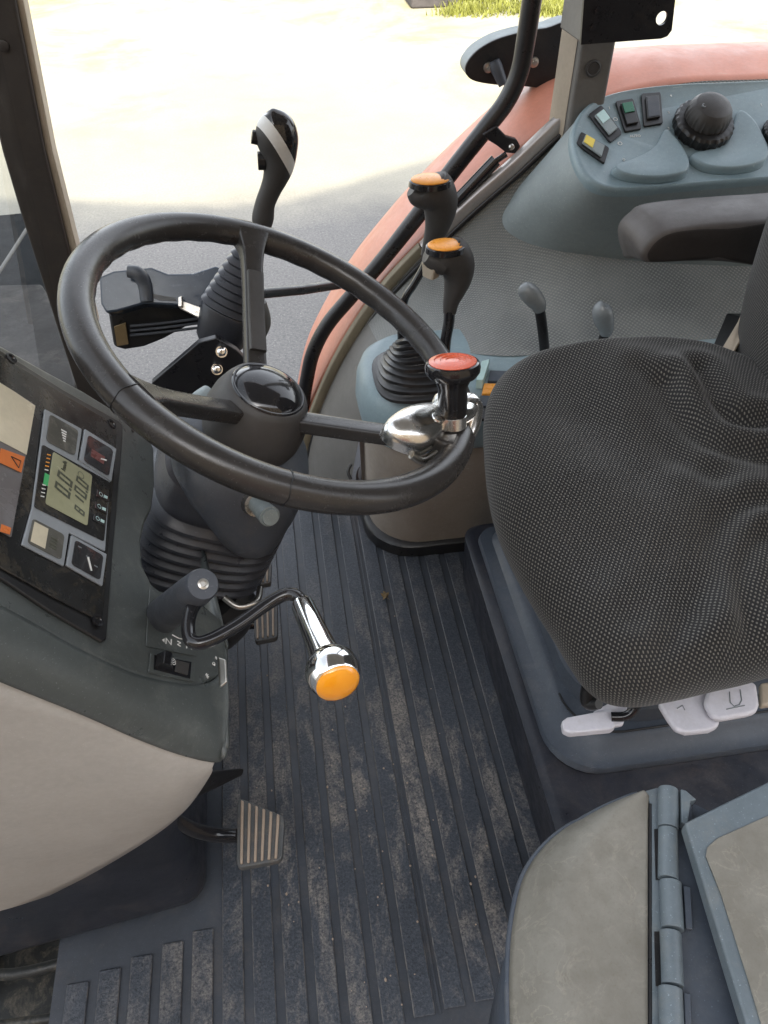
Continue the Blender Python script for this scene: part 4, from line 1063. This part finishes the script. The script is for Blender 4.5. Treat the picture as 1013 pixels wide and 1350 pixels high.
def ptext(s, px, py, size):
    text(s, hit(px, py, PP)+nP*(hP+.0006), V((1, 0, 0)), V((0, math.cos(math.radians(25)), math.sin(math.radians(25)))), size, 'panel_mark', M['white'], cp, ext=.0002)
for s, x, y, z in (('I', 803, 144, .008), ('O', 811, 159, .010), ('O', 817, 191, .010), ('AUTO', 837, 181, .0065), ('O', 822, 212, .006), ('4', 884, 128, .007), ('3', 881, 150, .007), ('2', 881, 171, .007), ('1', 893, 190, .006), ('I', 1003, 140, .008)): ptext(s, x, y, z)
def dial(px, py, s):
    c = hit(px, py, PP)+nP*hP
    d = obj('rotary_dial', lathe(c, nP, [(.044*s, 0), (.046*s, .004*s), (.046*s, .016*s), (.043*s, .020*s), (.036*s, .021*s)], 96, wob=lambda a, h: 1+.035*(math.sin(a*24) > 0)), M['black'], cp, angle=25)
    obj('dial_cap', lathe(c, nP, [(.033*s, .018*s), (.0345*s, .024*s), (.034*s, .034*s), (.032*s, .041*s), (.027*s, .047*s), (.017*s, .0515*s), (0, .053*s)], 108, wob=lambda a, h: 1+.03*(math.sin(a*27) > 0)*(h < .04*s)), M['hub'], d, angle=25)
    c2 = c+nP*.0495*s+V((-.019*s, -.004*s, -.001))
    obj('dial_mark', lathe(c2, nP, [(.0034, -.002), (.0034, .0008), (.0024, .0008), (.0022, 0), (0, 0)], 20), M['grey_knob'], d)
dial(923, 172, 1.0); dial(1026, 180, .62)

# ------------------------------------------------------------------ side console
sco = thing('side_console', 'blue-grey topped side console with brown-grey body standing right of the seat', 'console', (.5, 1.03, 0))
def rplan(x0, y0, x1, y1, r, z, n=10):
    pts = []
    for cx_, cy_, a0 in ((x0+r, y0+r, 180), (x1-.02, y0+.02, 270), (x1-.02, y1-.02, 0), (x0+r*.8, y1-r*.8, 90)):
        rr = r if cx_ == x0+r else (.02 if cx_ != x0+r*.8 else r*.8)
        for k in range(n+1):
            a = math.radians(a0+90*k/n); pts.append(V((cx_+rr*math.cos(a), cy_+rr*math.sin(a), z)))
    return pts
Rg = [rplan(.137, 1.02, 1.3, 1.3, .10, 0), rplan(.134, 1.0, 1.3, 1.3, .10, .12), rplan(.130, .985, 1.3, 1.3, .10, .32)]
obj('body', loft(Rg), M['console_beige'], sco, angle=50)
Rg = [rplan(.124, 1.01, 1.3, 1.3, .10, .004), rplan(.124, 1.005, 1.3, 1.3, .10, .035), rplan(.129, 1.012, 1.3, 1.3, .10, .042)]
obj('kick_strip', loft(Rg), M['black'], sco, angle=50)
Rg = [rplan(.130, .98, 1.3, 1.16, .09, .30), rplan(.122, .966, 1.3, 1.16, .10, .315), rplan(.114, .95, 1.3, 1.16, .10, .36), rplan(.117, .945, 1.3, 1.16, .10, .40), rplan(.126, .955, 1.3, 1.16, .095, .42), rplan(.139, .97, 1.3, 1.155, .09, .428), rplan(.16, 1.0, 1.3, 1.15, .07, .43)]
obj('console_top', loft(Rg), M['blue_grey'], sco, angle=50)
ZT = .43
pz = pZ(ZT)
q4 = [(633, 548), (650, 488), (690, 490), (672, 552)]
for k, c in enumerate(('shroud', 'orange_cap', 'shroud', 'black')):
    qq = subquad(q4, (.0+.25*k), 0, 1, 1)
# small switches by the seat
for k, (px, py, c) in enumerate(((652, 499, 'seat_plate'), (644, 516, 'orange_cap'), (639, 532, 'shroud'), (635, 549, 'black'))):
    o_ = obj('console_switch', slab([(px-6, py-7), (px+28, py-6), (px+25, py+7), (px-9, py+7)], pz, .0005, .006), M[c], sco, bevel=.001, seg=2)
obj('switch_guard', slab([(634, 488), (645, 485), (636, 513), (627, 513)], pz, .0005, .018), M['cyan'], sco, bevel=.001, seg=2)

# ------------------------------------------------------------------ hand levers
def hand_lever(label, group, y, head, cap, capr, shaft, rs, extra=None, name='range_lever'):
    P_ = lambda a, b, dy=0: aY(a, b, y+dy)
    m = (P_(600, 340)-P_(601, 340)).length
    t = thing(name, label, 'lever', P_(*shaft[-1]), group)
    k = obj('knob', tube([P_(a, b) for a, b, r in head], [r*m for a, b, r in head], 32, ref=RT, flat=.8, smooth=7), M['hub'], t, angle=180)
    c = P_(*cap)+V((0, -.006, .007)); bb = bmesh.new(); rx, ry = capr; rings = []
    for s, h in ((1.12, -.008), (1.08, -.001), (1.0, .0005), (.93, .002), (.6, .0034), (.2, .004)):
        rings.append([c+V((math.cos(a)*rx*m*s, math.sin(a)*rx*m*.78*s, h)) for a in [2*math.pi*i/32 for i in range(32)]])
    obj('knob_rim', loft(rings[:3]), M['black_gloss'], k); obj('knob_cap', loft(rings[2:]), M['orange_cap'], k, angle=180)
    obj('shaft', tube([P_(a, b) for a, b in shaft], rs, 20), M['black_gloss'], t)
    if extra: extra(k, P_)
    return t
hand_lever('orange-capped grip on a bent shaft, farther and higher of the two orange-capped levers', 'orange-capped gear levers on the side console', 1.10,
           [(564, 338, 9), (569, 320, 11), (576, 300, 15), (580, 282, 19), (580, 266, 22), (574, 254, 25), (567, 247, 25), (564, 243, 22)], (566, 241), (23, 8),
           [(564, 334), (560, 350), (546, 375), (534, 395), (529, 430), (530, 470)], .0062,
           lambda k, P_: obj('knob_nose', tube([P_(562, 258), P_(551, 256), P_(543, 250)], [.02, .017, .010], 20), M['hub'], k))
hand_lever('orange-capped grip with beige trigger button, nearer of the two orange-capped levers', 'orange-capped gear levers on the side console', 1.00,
           [(593, 412, 9), (595, 398, 11), (600, 382, 15), (604, 366, 19), (603, 351, 23), (596, 339, 26), (588, 333, 26), (585, 329, 22)], (586, 327), (23, 9),
           [(593, 408), (592, 425), (588, 448), (586, 475), (584, 500)], .0085,
           lambda k, P_: (obj('knob_nose', tube([P_(585, 342), P_(572, 340), P_(562, 336)], [.022, .018, .011], 20), M['hub'], k),
                          obj('trigger_button', tube([P_(571, 347), P_(568, 364)], [.0125, .0095], 12, smooth=1, rect=True), M['pillar_light'], k)))
def small_lever(label, y, head, shaft):
    P_ = lambda a, b: aY(a, b, y); t = thing('hydraulic_lever', label, 'lever', P_(*shaft[-1]), 'small grey-knobbed hydraulic levers')
    m = (P_(700, 400)-P_(701, 400)).length
    obj('knob', tube([P_(a, b) for a, b, r in head], [r*m for a, b, r in head], 28, smooth=7), M['grey_knob'], t, angle=180)
    obj('shaft', tube([P_(a, b) for a, b in shaft], .0085, 16, flat=.6, ref=(1, 0, 0)), M['black'], t)
small_lever('small grey-knobbed lever rising behind the seat front, left one of the pair', 1.03, [(686.5, 378, 2), (689, 380, 8), (695, 384, 11.5), (702, 391, 12), (709, 400, 10.5), (712, 408, 8)], [(711, 404), (715, 430), (719, 468), (722, 500)])
small_lever('small grey-knobbed lever close behind the seat cushion, right one of the pair', 1.03, [(797, 400, 2), (795, 402, 8), (794, 409, 12.5), (796, 420, 13), (799, 431, 10.5), (799, 440, 8)], [(799, 436), (795, 448), (791, 465), (789, 490)])
# corrugated boot round the first lever
lb_ = thing('lever_boot', 'black corrugated rubber boot at the foot of the orange-capped levers', 'boot', aZ(540, 560, ZT))
a_, b_ = aY(540, 548, .985)+V((0, 0.02, 0)), aY(538, 455, 1.06)
a_ = V((.203, 1.02, ZT+.002)); b_ = aY(545, 446, 1.05)
L = (b_-a_).length; Rg = []
axb = (b_-a_).normalized()
for j in range(9):
    f = j/9; r = .074*(1-f)+.024*f
    for dh, rr in ((0, r+.0035), (.45, r+.004), (.6, r-.003), (.95, r-.004)):
        h = (j+dh)/9; c = a_.lerp(b_, h)
        ang = [2*math.pi*i/36 for i in range(36)]
        up_ = V((0, 0, 1)).lerp(axb, h).normalized(); u1 = V((1, 0, 0)); u1 = (u1-up_*u1.dot(up_)).normalized(); u2 = up_.cross(u1)
        Rg.append([c+u1*math.copysign(abs(math.cos(t))**.75, math.cos(t))*rr*.85+u2*math.copysign(abs(math.sin(t))**.75, math.sin(t))*rr+V((0, 0, .0022*math.sin(t*3+j))) for t in ang])
obj('bellows', loft(Rg), M['black'], lb_, angle=60)

# ================================================================== seat
PZ_ = .20
ped = thing('seat_pedestal', 'dark rubber-covered step that carries the driver seat', 'pedestal', (.7, .7, 0))
Rg = []
def pplan(x0, y0, x1, y1, r, z, n=8):
    pts = []
    for cx_, cy_, a0, rr in ((x0+r, y0+r, 180, r), (x1-.02, y0+.02, 270, .02), (x1-.02, y1-.02, 0, .02), (x0+.03, y1-.03, 90, .03)):
        for k in range(n+1):
            a = math.radians(a0+90*k/n); pts.append(V((cx_+rr*math.cos(a), cy_+rr*math.sin(a), z)))
    return pts
obj('riser', loft([pplan(.297, .26, 1.2, .955, .025, 0), pplan(.288, .30, 1.2, .945, .03, .10), pplan(.280, .32, 1.2, .925, .03, .165), pplan(.290, .335, 1.2, .92, .03, .172)]), M['rubber_box'], ped, angle=40)
seat = thing('driver_seat', 'sprung driver seat with dotted black cloth cushion, backrest and armrest', 'seat', (.55, .65, .17))
Rg = [pplan(.298, .437, 1.15, .895, .07, .174), pplan(.295, .434, 1.15, .895, .07, .182), pplan(.298, .437, 1.15, .895, .07, .190), pplan(.316, .457, 1.15, .885, .06, .193), pplan(.324, .467, 1.15, .885, .06, .205), pplan(.333, .477, 1.15, .885, .06, .209)]
obj('base_plate', loft(Rg), M['seat_plate'], seat, angle=45)
seam = [p+V((0, 0, .0006)) for p in pplan(.331, .475, 1.15, .885, .07, .209)[:20]]
obj('plate_seam', tube(seam, .0016, 8, smooth=1), M['black'], seat)
Rg = [pplan(.338, .485, 1.1, .88, .10, .210), pplan(.342, .49, 1.1, .88, .10, .232), pplan(.352, .5, 1.1, .88, .10, .238), pplan(.362, .512, 1.1, .88, .11, .2385), pplan(.364, .514, 1.1, .88, .11, .262), pplan(.372, .522, 1.1, .87, .11, .268), pplan(.39, .54, 1.1, .87, .11, .269), pplan(.392, .542, 1.1, .87, .11, .31), pplan(.41, .56, 1.1, .86, .11, .318), pplan(.41, .56, 1.1, .86, .11, .43)]
obj('suspension_cover', loft(Rg), M['seat_plate'], seat, angle=45)
bb = bmesh.new(); box((.33, .46, .43), (.9, .86, .47), bb); obj('seat_pan', bb, M['black'], seat, bevel=.02)
# cushion: silhouette carried to the height of its widest line
sil = [(638, 585, .52), (638, 555, .525), (644, 528, .53), (658, 507, .535), (683, 490, .54), (716, 479, .545), (760, 473, .55), (810, 470, .55), (860, 469, .55), (915, 474, .55), (965, 490, .545), (1000, 506, .54), (1050, 520, .54), (1130, 535, .535), (1180, 600, .53), (1180, 700, .52), (1150, 800, .51), (1090, 855, .50), (1013, 882, .50), (950, 897, .50), (890, 911, .50), (840, 918, .498), (802, 912, .498), (774, 893, .498), (752, 863, .50), (730, 827, .502), (702, 783, .505), (674, 733, .508), (654, 687, .512), (643, 640, .515)]
O = catmull_closed([aZ(a, b, z) for a, b, z in sil], 8)
cc = V((.56, .66, .52))
NR = 70
grooves = []   # soft folds of the cloth, traced in plan
def gr(pts, w, d): grooves.append(([V((p.x, p.y)) for p in catmull([aZ(x, y, .565) for x, y in pts], 6)], w, d))
gr([(872, 520), (888, 548), (915, 575), (950, 592), (1013, 600), (1080, 600)], .011, .0065)
gr([(915, 505), (928, 525), (945, 545), (975, 560), (1040, 565)], .010, .0055)
gr([(846, 510), (856, 540), (880, 580), (930, 612), (1013, 622)], .014, .005)
gr([(1030, 655), (985, 662), (960, 690), (948, 740), (915, 800), (880, 850)], .012, .0065)
gr([(1040, 690), (1000, 705), (985, 750), (1000, 810), (1013, 850)], .010, .0055)
gr([(950, 635), (925, 700), (895, 760), (850, 800)], .016, .004)
gr([(730, 500), (790, 560), (860, 600)], .03, .004)
def gdepth(x, y):
    s = 0
    for pts, w, d in grooves:
        m = 9
        for a, b in zip(pts, pts[1:]):
            ab = b-a; L2 = ab.length_squared; t = max(0, min(1, ((x-a.x)*ab.x+(y-a.y)*ab.y)/L2)) if L2 else 0
            q = math.hypot(x-a.x-ab.x*t, y-a.y-ab.y*t); m = min(m, q)
        w *= 1.25; s -= 1.8*d*math.exp(-(m/w)**2); s += .8*d*math.exp(-((m-2.1*w)/(w*1.1))**2)
    return s
prof = []
for i in range(NR+1):
    t = i/NR
    prof.append(t)
bb = bmesh.new(); lay = bb.loops.layers.uv.new('surface')
rings = []; uvs = []
# under-side ring to centre: angle phi from -70deg (below) to 90 (top centre)
def prof_pt(t):
    """t 0..1 -> (scale outward, height)"""
    if t < .3:
        a = math.radians(-75+75*t/.3); return (1-.09*(1-math.cos(a)), .050*math.sin(a))
    u = (t-.3)/.7
    if u < .25:
        a = math.radians(90*u/.25); return (1-.15*(1-math.cos(a)), .043*math.sin(a))
    w = (u-.25)/.75; return (.85*(1-w), .043+.006*math.sin(w*math.pi/2))
n = len(O)
prev = None; arc = [0]*n
allr = []
for i in range(NR+1):
    s, h = prof_pt(i/NR); r = []
    for k, o_ in enumerate(O):
        b = cc.lerp(o_, max(s, .002)); z = (o_.z*(s**.5 if s < 1 else 1)+.525*(1-(s**.5 if s < 1 else 1)))+h
        if h > .03: z += gdepth(b.x, b.y)*min(1, (h-.03)/.012)
        z += .004*(noise.noise(V((b.x*9, b.y*9, 0))))*min(1, max(0, h/.04))
        r.append(V((b.x, b.y, z)))
    allr.append(r)
# uv by plan position plus the run down the sides
V_ = [[bb.verts.new(p) for p in r] for r in allr]
ref_i = next(i for i in range(NR+1) if i/NR >= .3+.7*.25)
UVp = [[None]*n for _ in range(NR+1)]
for k in range(n):
    for i in range(ref_i, NR+1): UVp[i][k] = (allr[i][k].x, allr[i][k].y)
    d = (O[k]-cc); d = V((d.x, d.y)).normalized(); acc = V(UVp[ref_i][k])
    for i in range(ref_i-1, -1, -1):
        acc = acc+d*(allr[i+1][k]-allr[i][k]).length; UVp[i][k] = (acc.x, acc.y)
for i in range(NR):
    for k in range(n):
        k2 = (k+1) % n
        f = bb.faces.new((V_[i][k], V_[i][k2], V_[i+1][k2], V_[i+1][k]))
        for l, (a, b) in zip(f.loops, ((i, k), (i, k2), (i+1, k2), (i+1, k))): l[lay].uv = UVp[a][b]
obj('cushion', bb, M['seat'], seat, angle=180)
# backrest (its far bolster shows)
bc = aD(1075, 415, 1.12); bb = bmesh.new(); lay = bb.loops.layers.uv.new('surface')
rx, ry, rz = .13, .30, .42; nu, nv = 64, 64
bc = V((.726, .605, .86))
def bpnt(u, v):
    a, b = 2*math.pi*u, math.pi*(v-.5)
    e = lambda c, p: math.copysign(abs(c)**p, c)
    return bc+V((rx*e(math.cos(b), .45)*e(math.cos(a), .5), ry*e(math.cos(b), .45)*e(math.sin(a), .45), rz*e(math.sin(b), .55)))
g = [[bb.verts.new(bpnt(i/nu, .02+.96*j/nv)) for j in range(nv+1)] for i in range(nu)]
for i in range(nu):
    for j in range(nv):
        f = bb.faces.new((g[i][j], g[(i+1) % nu][j], g[(i+1) % nu][j+1], g[i][j+1]))
        for l, (a, b) in zip(f.loops, ((i, j), (i+1, j), (i+1, j+1), (i, j+1))): l[lay].uv = (a/nu*1.7, b/nv*1.05)
obj('backrest', bb, M['seat'], seat, angle=180)
# armrest
YA = .945
nr = [(858, 347), (848, 344), (848, 332), (866, 312), (900, 301), (980, 293), (1160, 288), (1160, 372), (985, 350), (915, 346)]
fa = [(832, 341), (820, 330), (815, 300), (830, 280), (860, 267), (990, 256), (1160, 251), (1160, 340), (985, 330), (900, 335)]
YB = YA+.085
RN = catmull_closed([aY(*p, YA) for p in nr], 6); RF = catmull_closed([aY(*p, YB) for p in fa], 6)
def ins(R, k, dy):
    c = sum(R, V())/len(R); out = []
    for p in R:
        d = V((p.x-c.x, 0, p.z-c.z)); L = d.length; out.append(p-d.normalized()*min(k, L*.6)+V((0, dy, 0)))
    return out
rs = [ins(RN, .030, .000), ins(RN, .010, .000), ins(RN, .003, .002), ins(RN, 0, .006)]+[[a.lerp(b, t)+V((0, 0, .004*math.sin(math.pi*t))) for a, b in zip(RN, RF)] for t in (.25, .5, .75)]+[RF, ins(RF, .006, .006), ins(RF, .02, .008)]
am = obj('armrest', loft(rs), M['arm'], seat, angle=60)
obj('armrest_side_shade', loft([ins(RN, .040, -.0008), ins(RN, .012, -.0008), ins(RN, .0085, .0004)]), M['arm_side_shade'], am, angle=60)  # dark facing added on the near side, shade painted as its colour
bb = bmesh.new(); q = [aD(945, 470, 1.05), aD(962, 474, 1.04), aD(990, 425, 1.06), aD(1000, 380, 1.1), aD(985, 385, 1.1), aD(972, 425, 1.07)]
prism(q, (.02, .02, 0), bb); obj('belt_strap', bb, M['pillar_light'], seat, bevel=.003)
bb = bmesh.new(); q = [aD(962, 476, 1.06), aD(1100, 520, 1.0), aD(1100, 420, 1.08), aD(985, 420, 1.08)]; prism(q, (.0, .05, -.02), bb); obj('recliner_bracket', bb, M['black'], seat, bevel=.003)
# white adjusters along the near edge
zl = .36
def adj(name, pts, z, th, m, bev, smooth=0): return obj(name, slab(pts, pZ(z), -th, 0, smooth), m, seat, bevel=bev, seg=4)
adj('height_handle', [(741, 950), (748, 945), (806, 934), (811, 938), (812, 957), (806, 961), (752, 966), (743, 962)], zl-.01, .012, M['white_plastic'], .004)
adj('handle_root', [(782, 938), (802, 927), (828, 931), (822, 955), (806, 958)], zl-.02, .006, M['white_plastic'], .002)
bb = bmesh.new(); tube([aZ(806, 945, zl-.008), aZ(825, 944, zl-.004), aZ(838, 934, zl+.005), aZ(842, 920, zl+.02)], .0055, bm=bb); obj('cable', bb, M['black_gloss'], seat)
ad1 = adj('weight_tab', [(868, 926), (900, 908), (935, 912), (951, 945), (948, 957), (936, 963), (905, 966), (891, 961), (880, 946)], zl, .010, M['white_plastic'], .0045)
ad2 = adj('weight_tab', [(929, 925), (935, 905), (985, 896), (998, 900), (1002, 928), (998, 938), (985, 942), (950, 948), (938, 943)], zl+.014, .010, M['white_plastic'], .0045)
bb = bmesh.new(); pz2 = pZ(zl+.0145); q = [hit(x, y, pz2) for x, y in ((962, 912), (963, 926), (968, 931), (975, 929), (978, 923), (976, 909))]; tube(q, .0007, 6, bm=bb, smooth=1)
q = [hit(x, y, pz2) for x, y in ((958, 935), (982, 930))]; tube(q, .0007, 6, bm=bb, smooth=1); obj('seat_symbol', bb, M['grey_knob'], ad2)
bb = bmesh.new(); pz2 = pZ(zl+.0005); q = [hit(x, y, pz2) for x, y in ((893, 934), (900, 930), (903, 936))]; tube(q, .0007, 6, bm=bb, smooth=1); obj('arrow_symbol', bb, M['grey_knob'], ad1)
bb = bmesh.new(); tube([aZ(776, 905, .40), aZ(776, 925, .38), aZ(790, 928, .39)], [.008, .009, .006], bm=bb); obj('lever_pivot', bb, M['black'], seat)
adj('rear_tab', [(1003, 900), (1040, 895), (1040, 925), (1004, 930)], zl-.005, .01, M['pillar_light'], .003)

# ================================================================== near storage box with hinged lids
sb = thing('storage_box', 'worn beige and blue-grey hinged storage box lid beside the cab door', 'storage box', (.3, .12, .3))
zb = .48
body = [(684, 1400), (680, 1290), (681, 1240), (690, 1170), (706, 1130), (735, 1092), (770, 1064), (810, 1050), (848, 1041), (858, 1041), (862, 1400)]
P3 = [aZ(x, y, zb) for x, y in body]
edge = P3[:-2]
# domed beige panel: from the hinge line outward and rolling down at the outer edge
inner = [aZ(853, y, zb) for y in (1400, 1350, 1300, 1250, 1200, 1150, 1110, 1075, 1050)]
outer = [aZ(x, y, zb) for x, y in ((684, 1400), (681, 1330), (680, 1265), (684, 1205), (697, 1145), (723, 1103), (760, 1072), (800, 1056), (846, 1045))]
I8, O8 = catmull(inner, 6), catmull(outer, 6)
def lidf(u, v):
    a, b = samp(I8, u), samp(O8, u); m = a.lerp(b, v); m.z += .0-.030*max(0, v-.55)**2/.2025*(1 if u < .8 else max(.15, (1-u)/.2)); m.z += .004*math.sin(v*math.pi)
    return m
bl = obj('beige_lid', grid(lidf, 60, 30), M['lid_beige'], sb, angle=180); solidify(bl, .004, 0)
out_l = [lidf(i/40, 1)+V((-.0015, .0012, -.003)) for i in range(41)]
obj('lid_edge', tube(out_l, .0035, 10, smooth=1), M['seat_plate'], bl)
bb = bmesh.new(); low_ = [V((p.x+.01, p.y-.01, .12)) for p in out_l]
loft([[p+V((.003, -.002, 0)) for p in out_l], low_], bb, closed=False); o = obj('box_side', bb, M['seat_plate'], sb); solidify(o, .003, 0)
obj('lid_seam', tube([aZ(857.5, y, zb+.0005) for y in (1400, 1200, 1060)], .0014, 8, smooth=1), M['black'], sb)
# front leaf of the hinge
obj('hinge_strip', slab([(856, 1400), (856, 1058), (851, 1043), (866, 1039), (878, 1040), (884, 1400)], pZ(zb), -.006, .0012), M['box_blue'], sb, bevel=.001, seg=2)
hy = [(1041, 1094), (1094, 1161), (1163, 1227), (1229, 1301), (1303, 1400)]
for k, (y0, y1) in enumerate(hy):
    a, b = aZ(881, y0, zb+.006), aZ(881+(3 if y1 > 1200 else 0), y1-1.5, zb+.006)
    if k >= 2: a = aZ(884, y0, zb+.006); b = aZ(887, y1-1.5, zb+.006)
    r = .0088 if k % 2 == 0 else .0082
    kn_ = obj('hinge_knuckle', tube([a, b], r, 32, smooth=1), M['box_blue'], sb, bevel=.0006, seg=2)
    if k % 2 == 0 and k > 0 or k == 0:
        obj('knuckle_pocket', slab([(898, y0+8), (908, y0+10), (911, y1+3), (901, y1+1)], pZ(zb), .0016, .0075), M['seat_plate'], kn_, bevel=.001, seg=1)
    else:
        obj('knuckle_gap', slab([(862, y0), (869, y0), (871, y1), (864, y1)], pZ(zb), .0013, .0018), M['black'], kn_, smooth=False)
bb = slab([(886, 1045), (905, 1080), (915, 1060), (1100, 1150), (1100, 1420), (886, 1420)], pZ(zb), -.006, .0005)
obj('inner_leaf', bb, M['seat_plate'], sb)
obj('leaf_tip', slab([(893, 1048), (900, 1050), (914, 1062), (906, 1064), (902, 1095), (894, 1092)], pZ(zb), .0012, .012), M['box_blue'], sb, bevel=.001, seg=2)
zL = .51
lp0 = [(903, 1084), (1013, 1030), (1200, 940), (1200, 1500), (1030, 1500), (1000, 1400), (960, 1270), (925, 1155)]
lid = obj('hinged_lid', slab(lp0, pZ(zL), -.016, 0), M['box_blue'], sb, bevel=.003, seg=3)
li = [(932, 1118), (945, 1106), (985, 1088), (1030, 1068), (1180, 1000), (1180, 1480), (1040, 1480), (1013, 1385), (985, 1290), (950, 1180), (930, 1130)]
obj('lid_inset', slab(li, pZ(zL), .0002, .0016), M['lid_beige'], lid, bevel=.0012, seg=2)

# ================================================================== light
SKY = .72
el, az = math.radians(36), math.radians(183)   # direction the light comes from, azimuth clockwise from +Y
w = bpy.data.worlds.new('World'); S.world = w; w.use_nodes = True
nt = w.node_tree; bg = nt.nodes['Background']; sky = nt.nodes.new('ShaderNodeTexSky'); sky.sky_type = 'NISHITA'; sky.sun_disc = False
sky.sun_elevation = el; sky.sun_rotation = az; sky.air_density = 1.0; sky.dust_density = 3
hs = nt.nodes.new('ShaderNodeHueSaturation'); hs.inputs['Saturation'].default_value = .24; nt.links.new(sky.outputs[0], hs.inputs['Color'])
nt.links.new(hs.outputs[0], bg.inputs[0]); bg.inputs[1].default_value = SKY
sun = bpy.data.lights.new('sun', 'SUN'); sun.energy = 9; sun.angle = math.radians(.5); sun.color = (1, .90, .70)
so_ = bpy.data.objects.new('sun', sun); COL.objects.link(so_)
dsun = V((math.sin(az)*math.cos(el), math.cos(az)*math.cos(el), math.sin(el)))
so_.rotation_euler = dsun.to_track_quat('Z', 'Y').to_euler()
S.view_settings.view_transform = 'Standard'; S.view_settings.look = 'None'; S.view_settings.exposure = 0
S.render.engine = 'CYCLES'; S.cycles.max_bounces = 6; S.cycles.transparent_max_bounces = 12
S.cycles.use_denoising = True
S.cycles.sample_clamp_indirect = 6
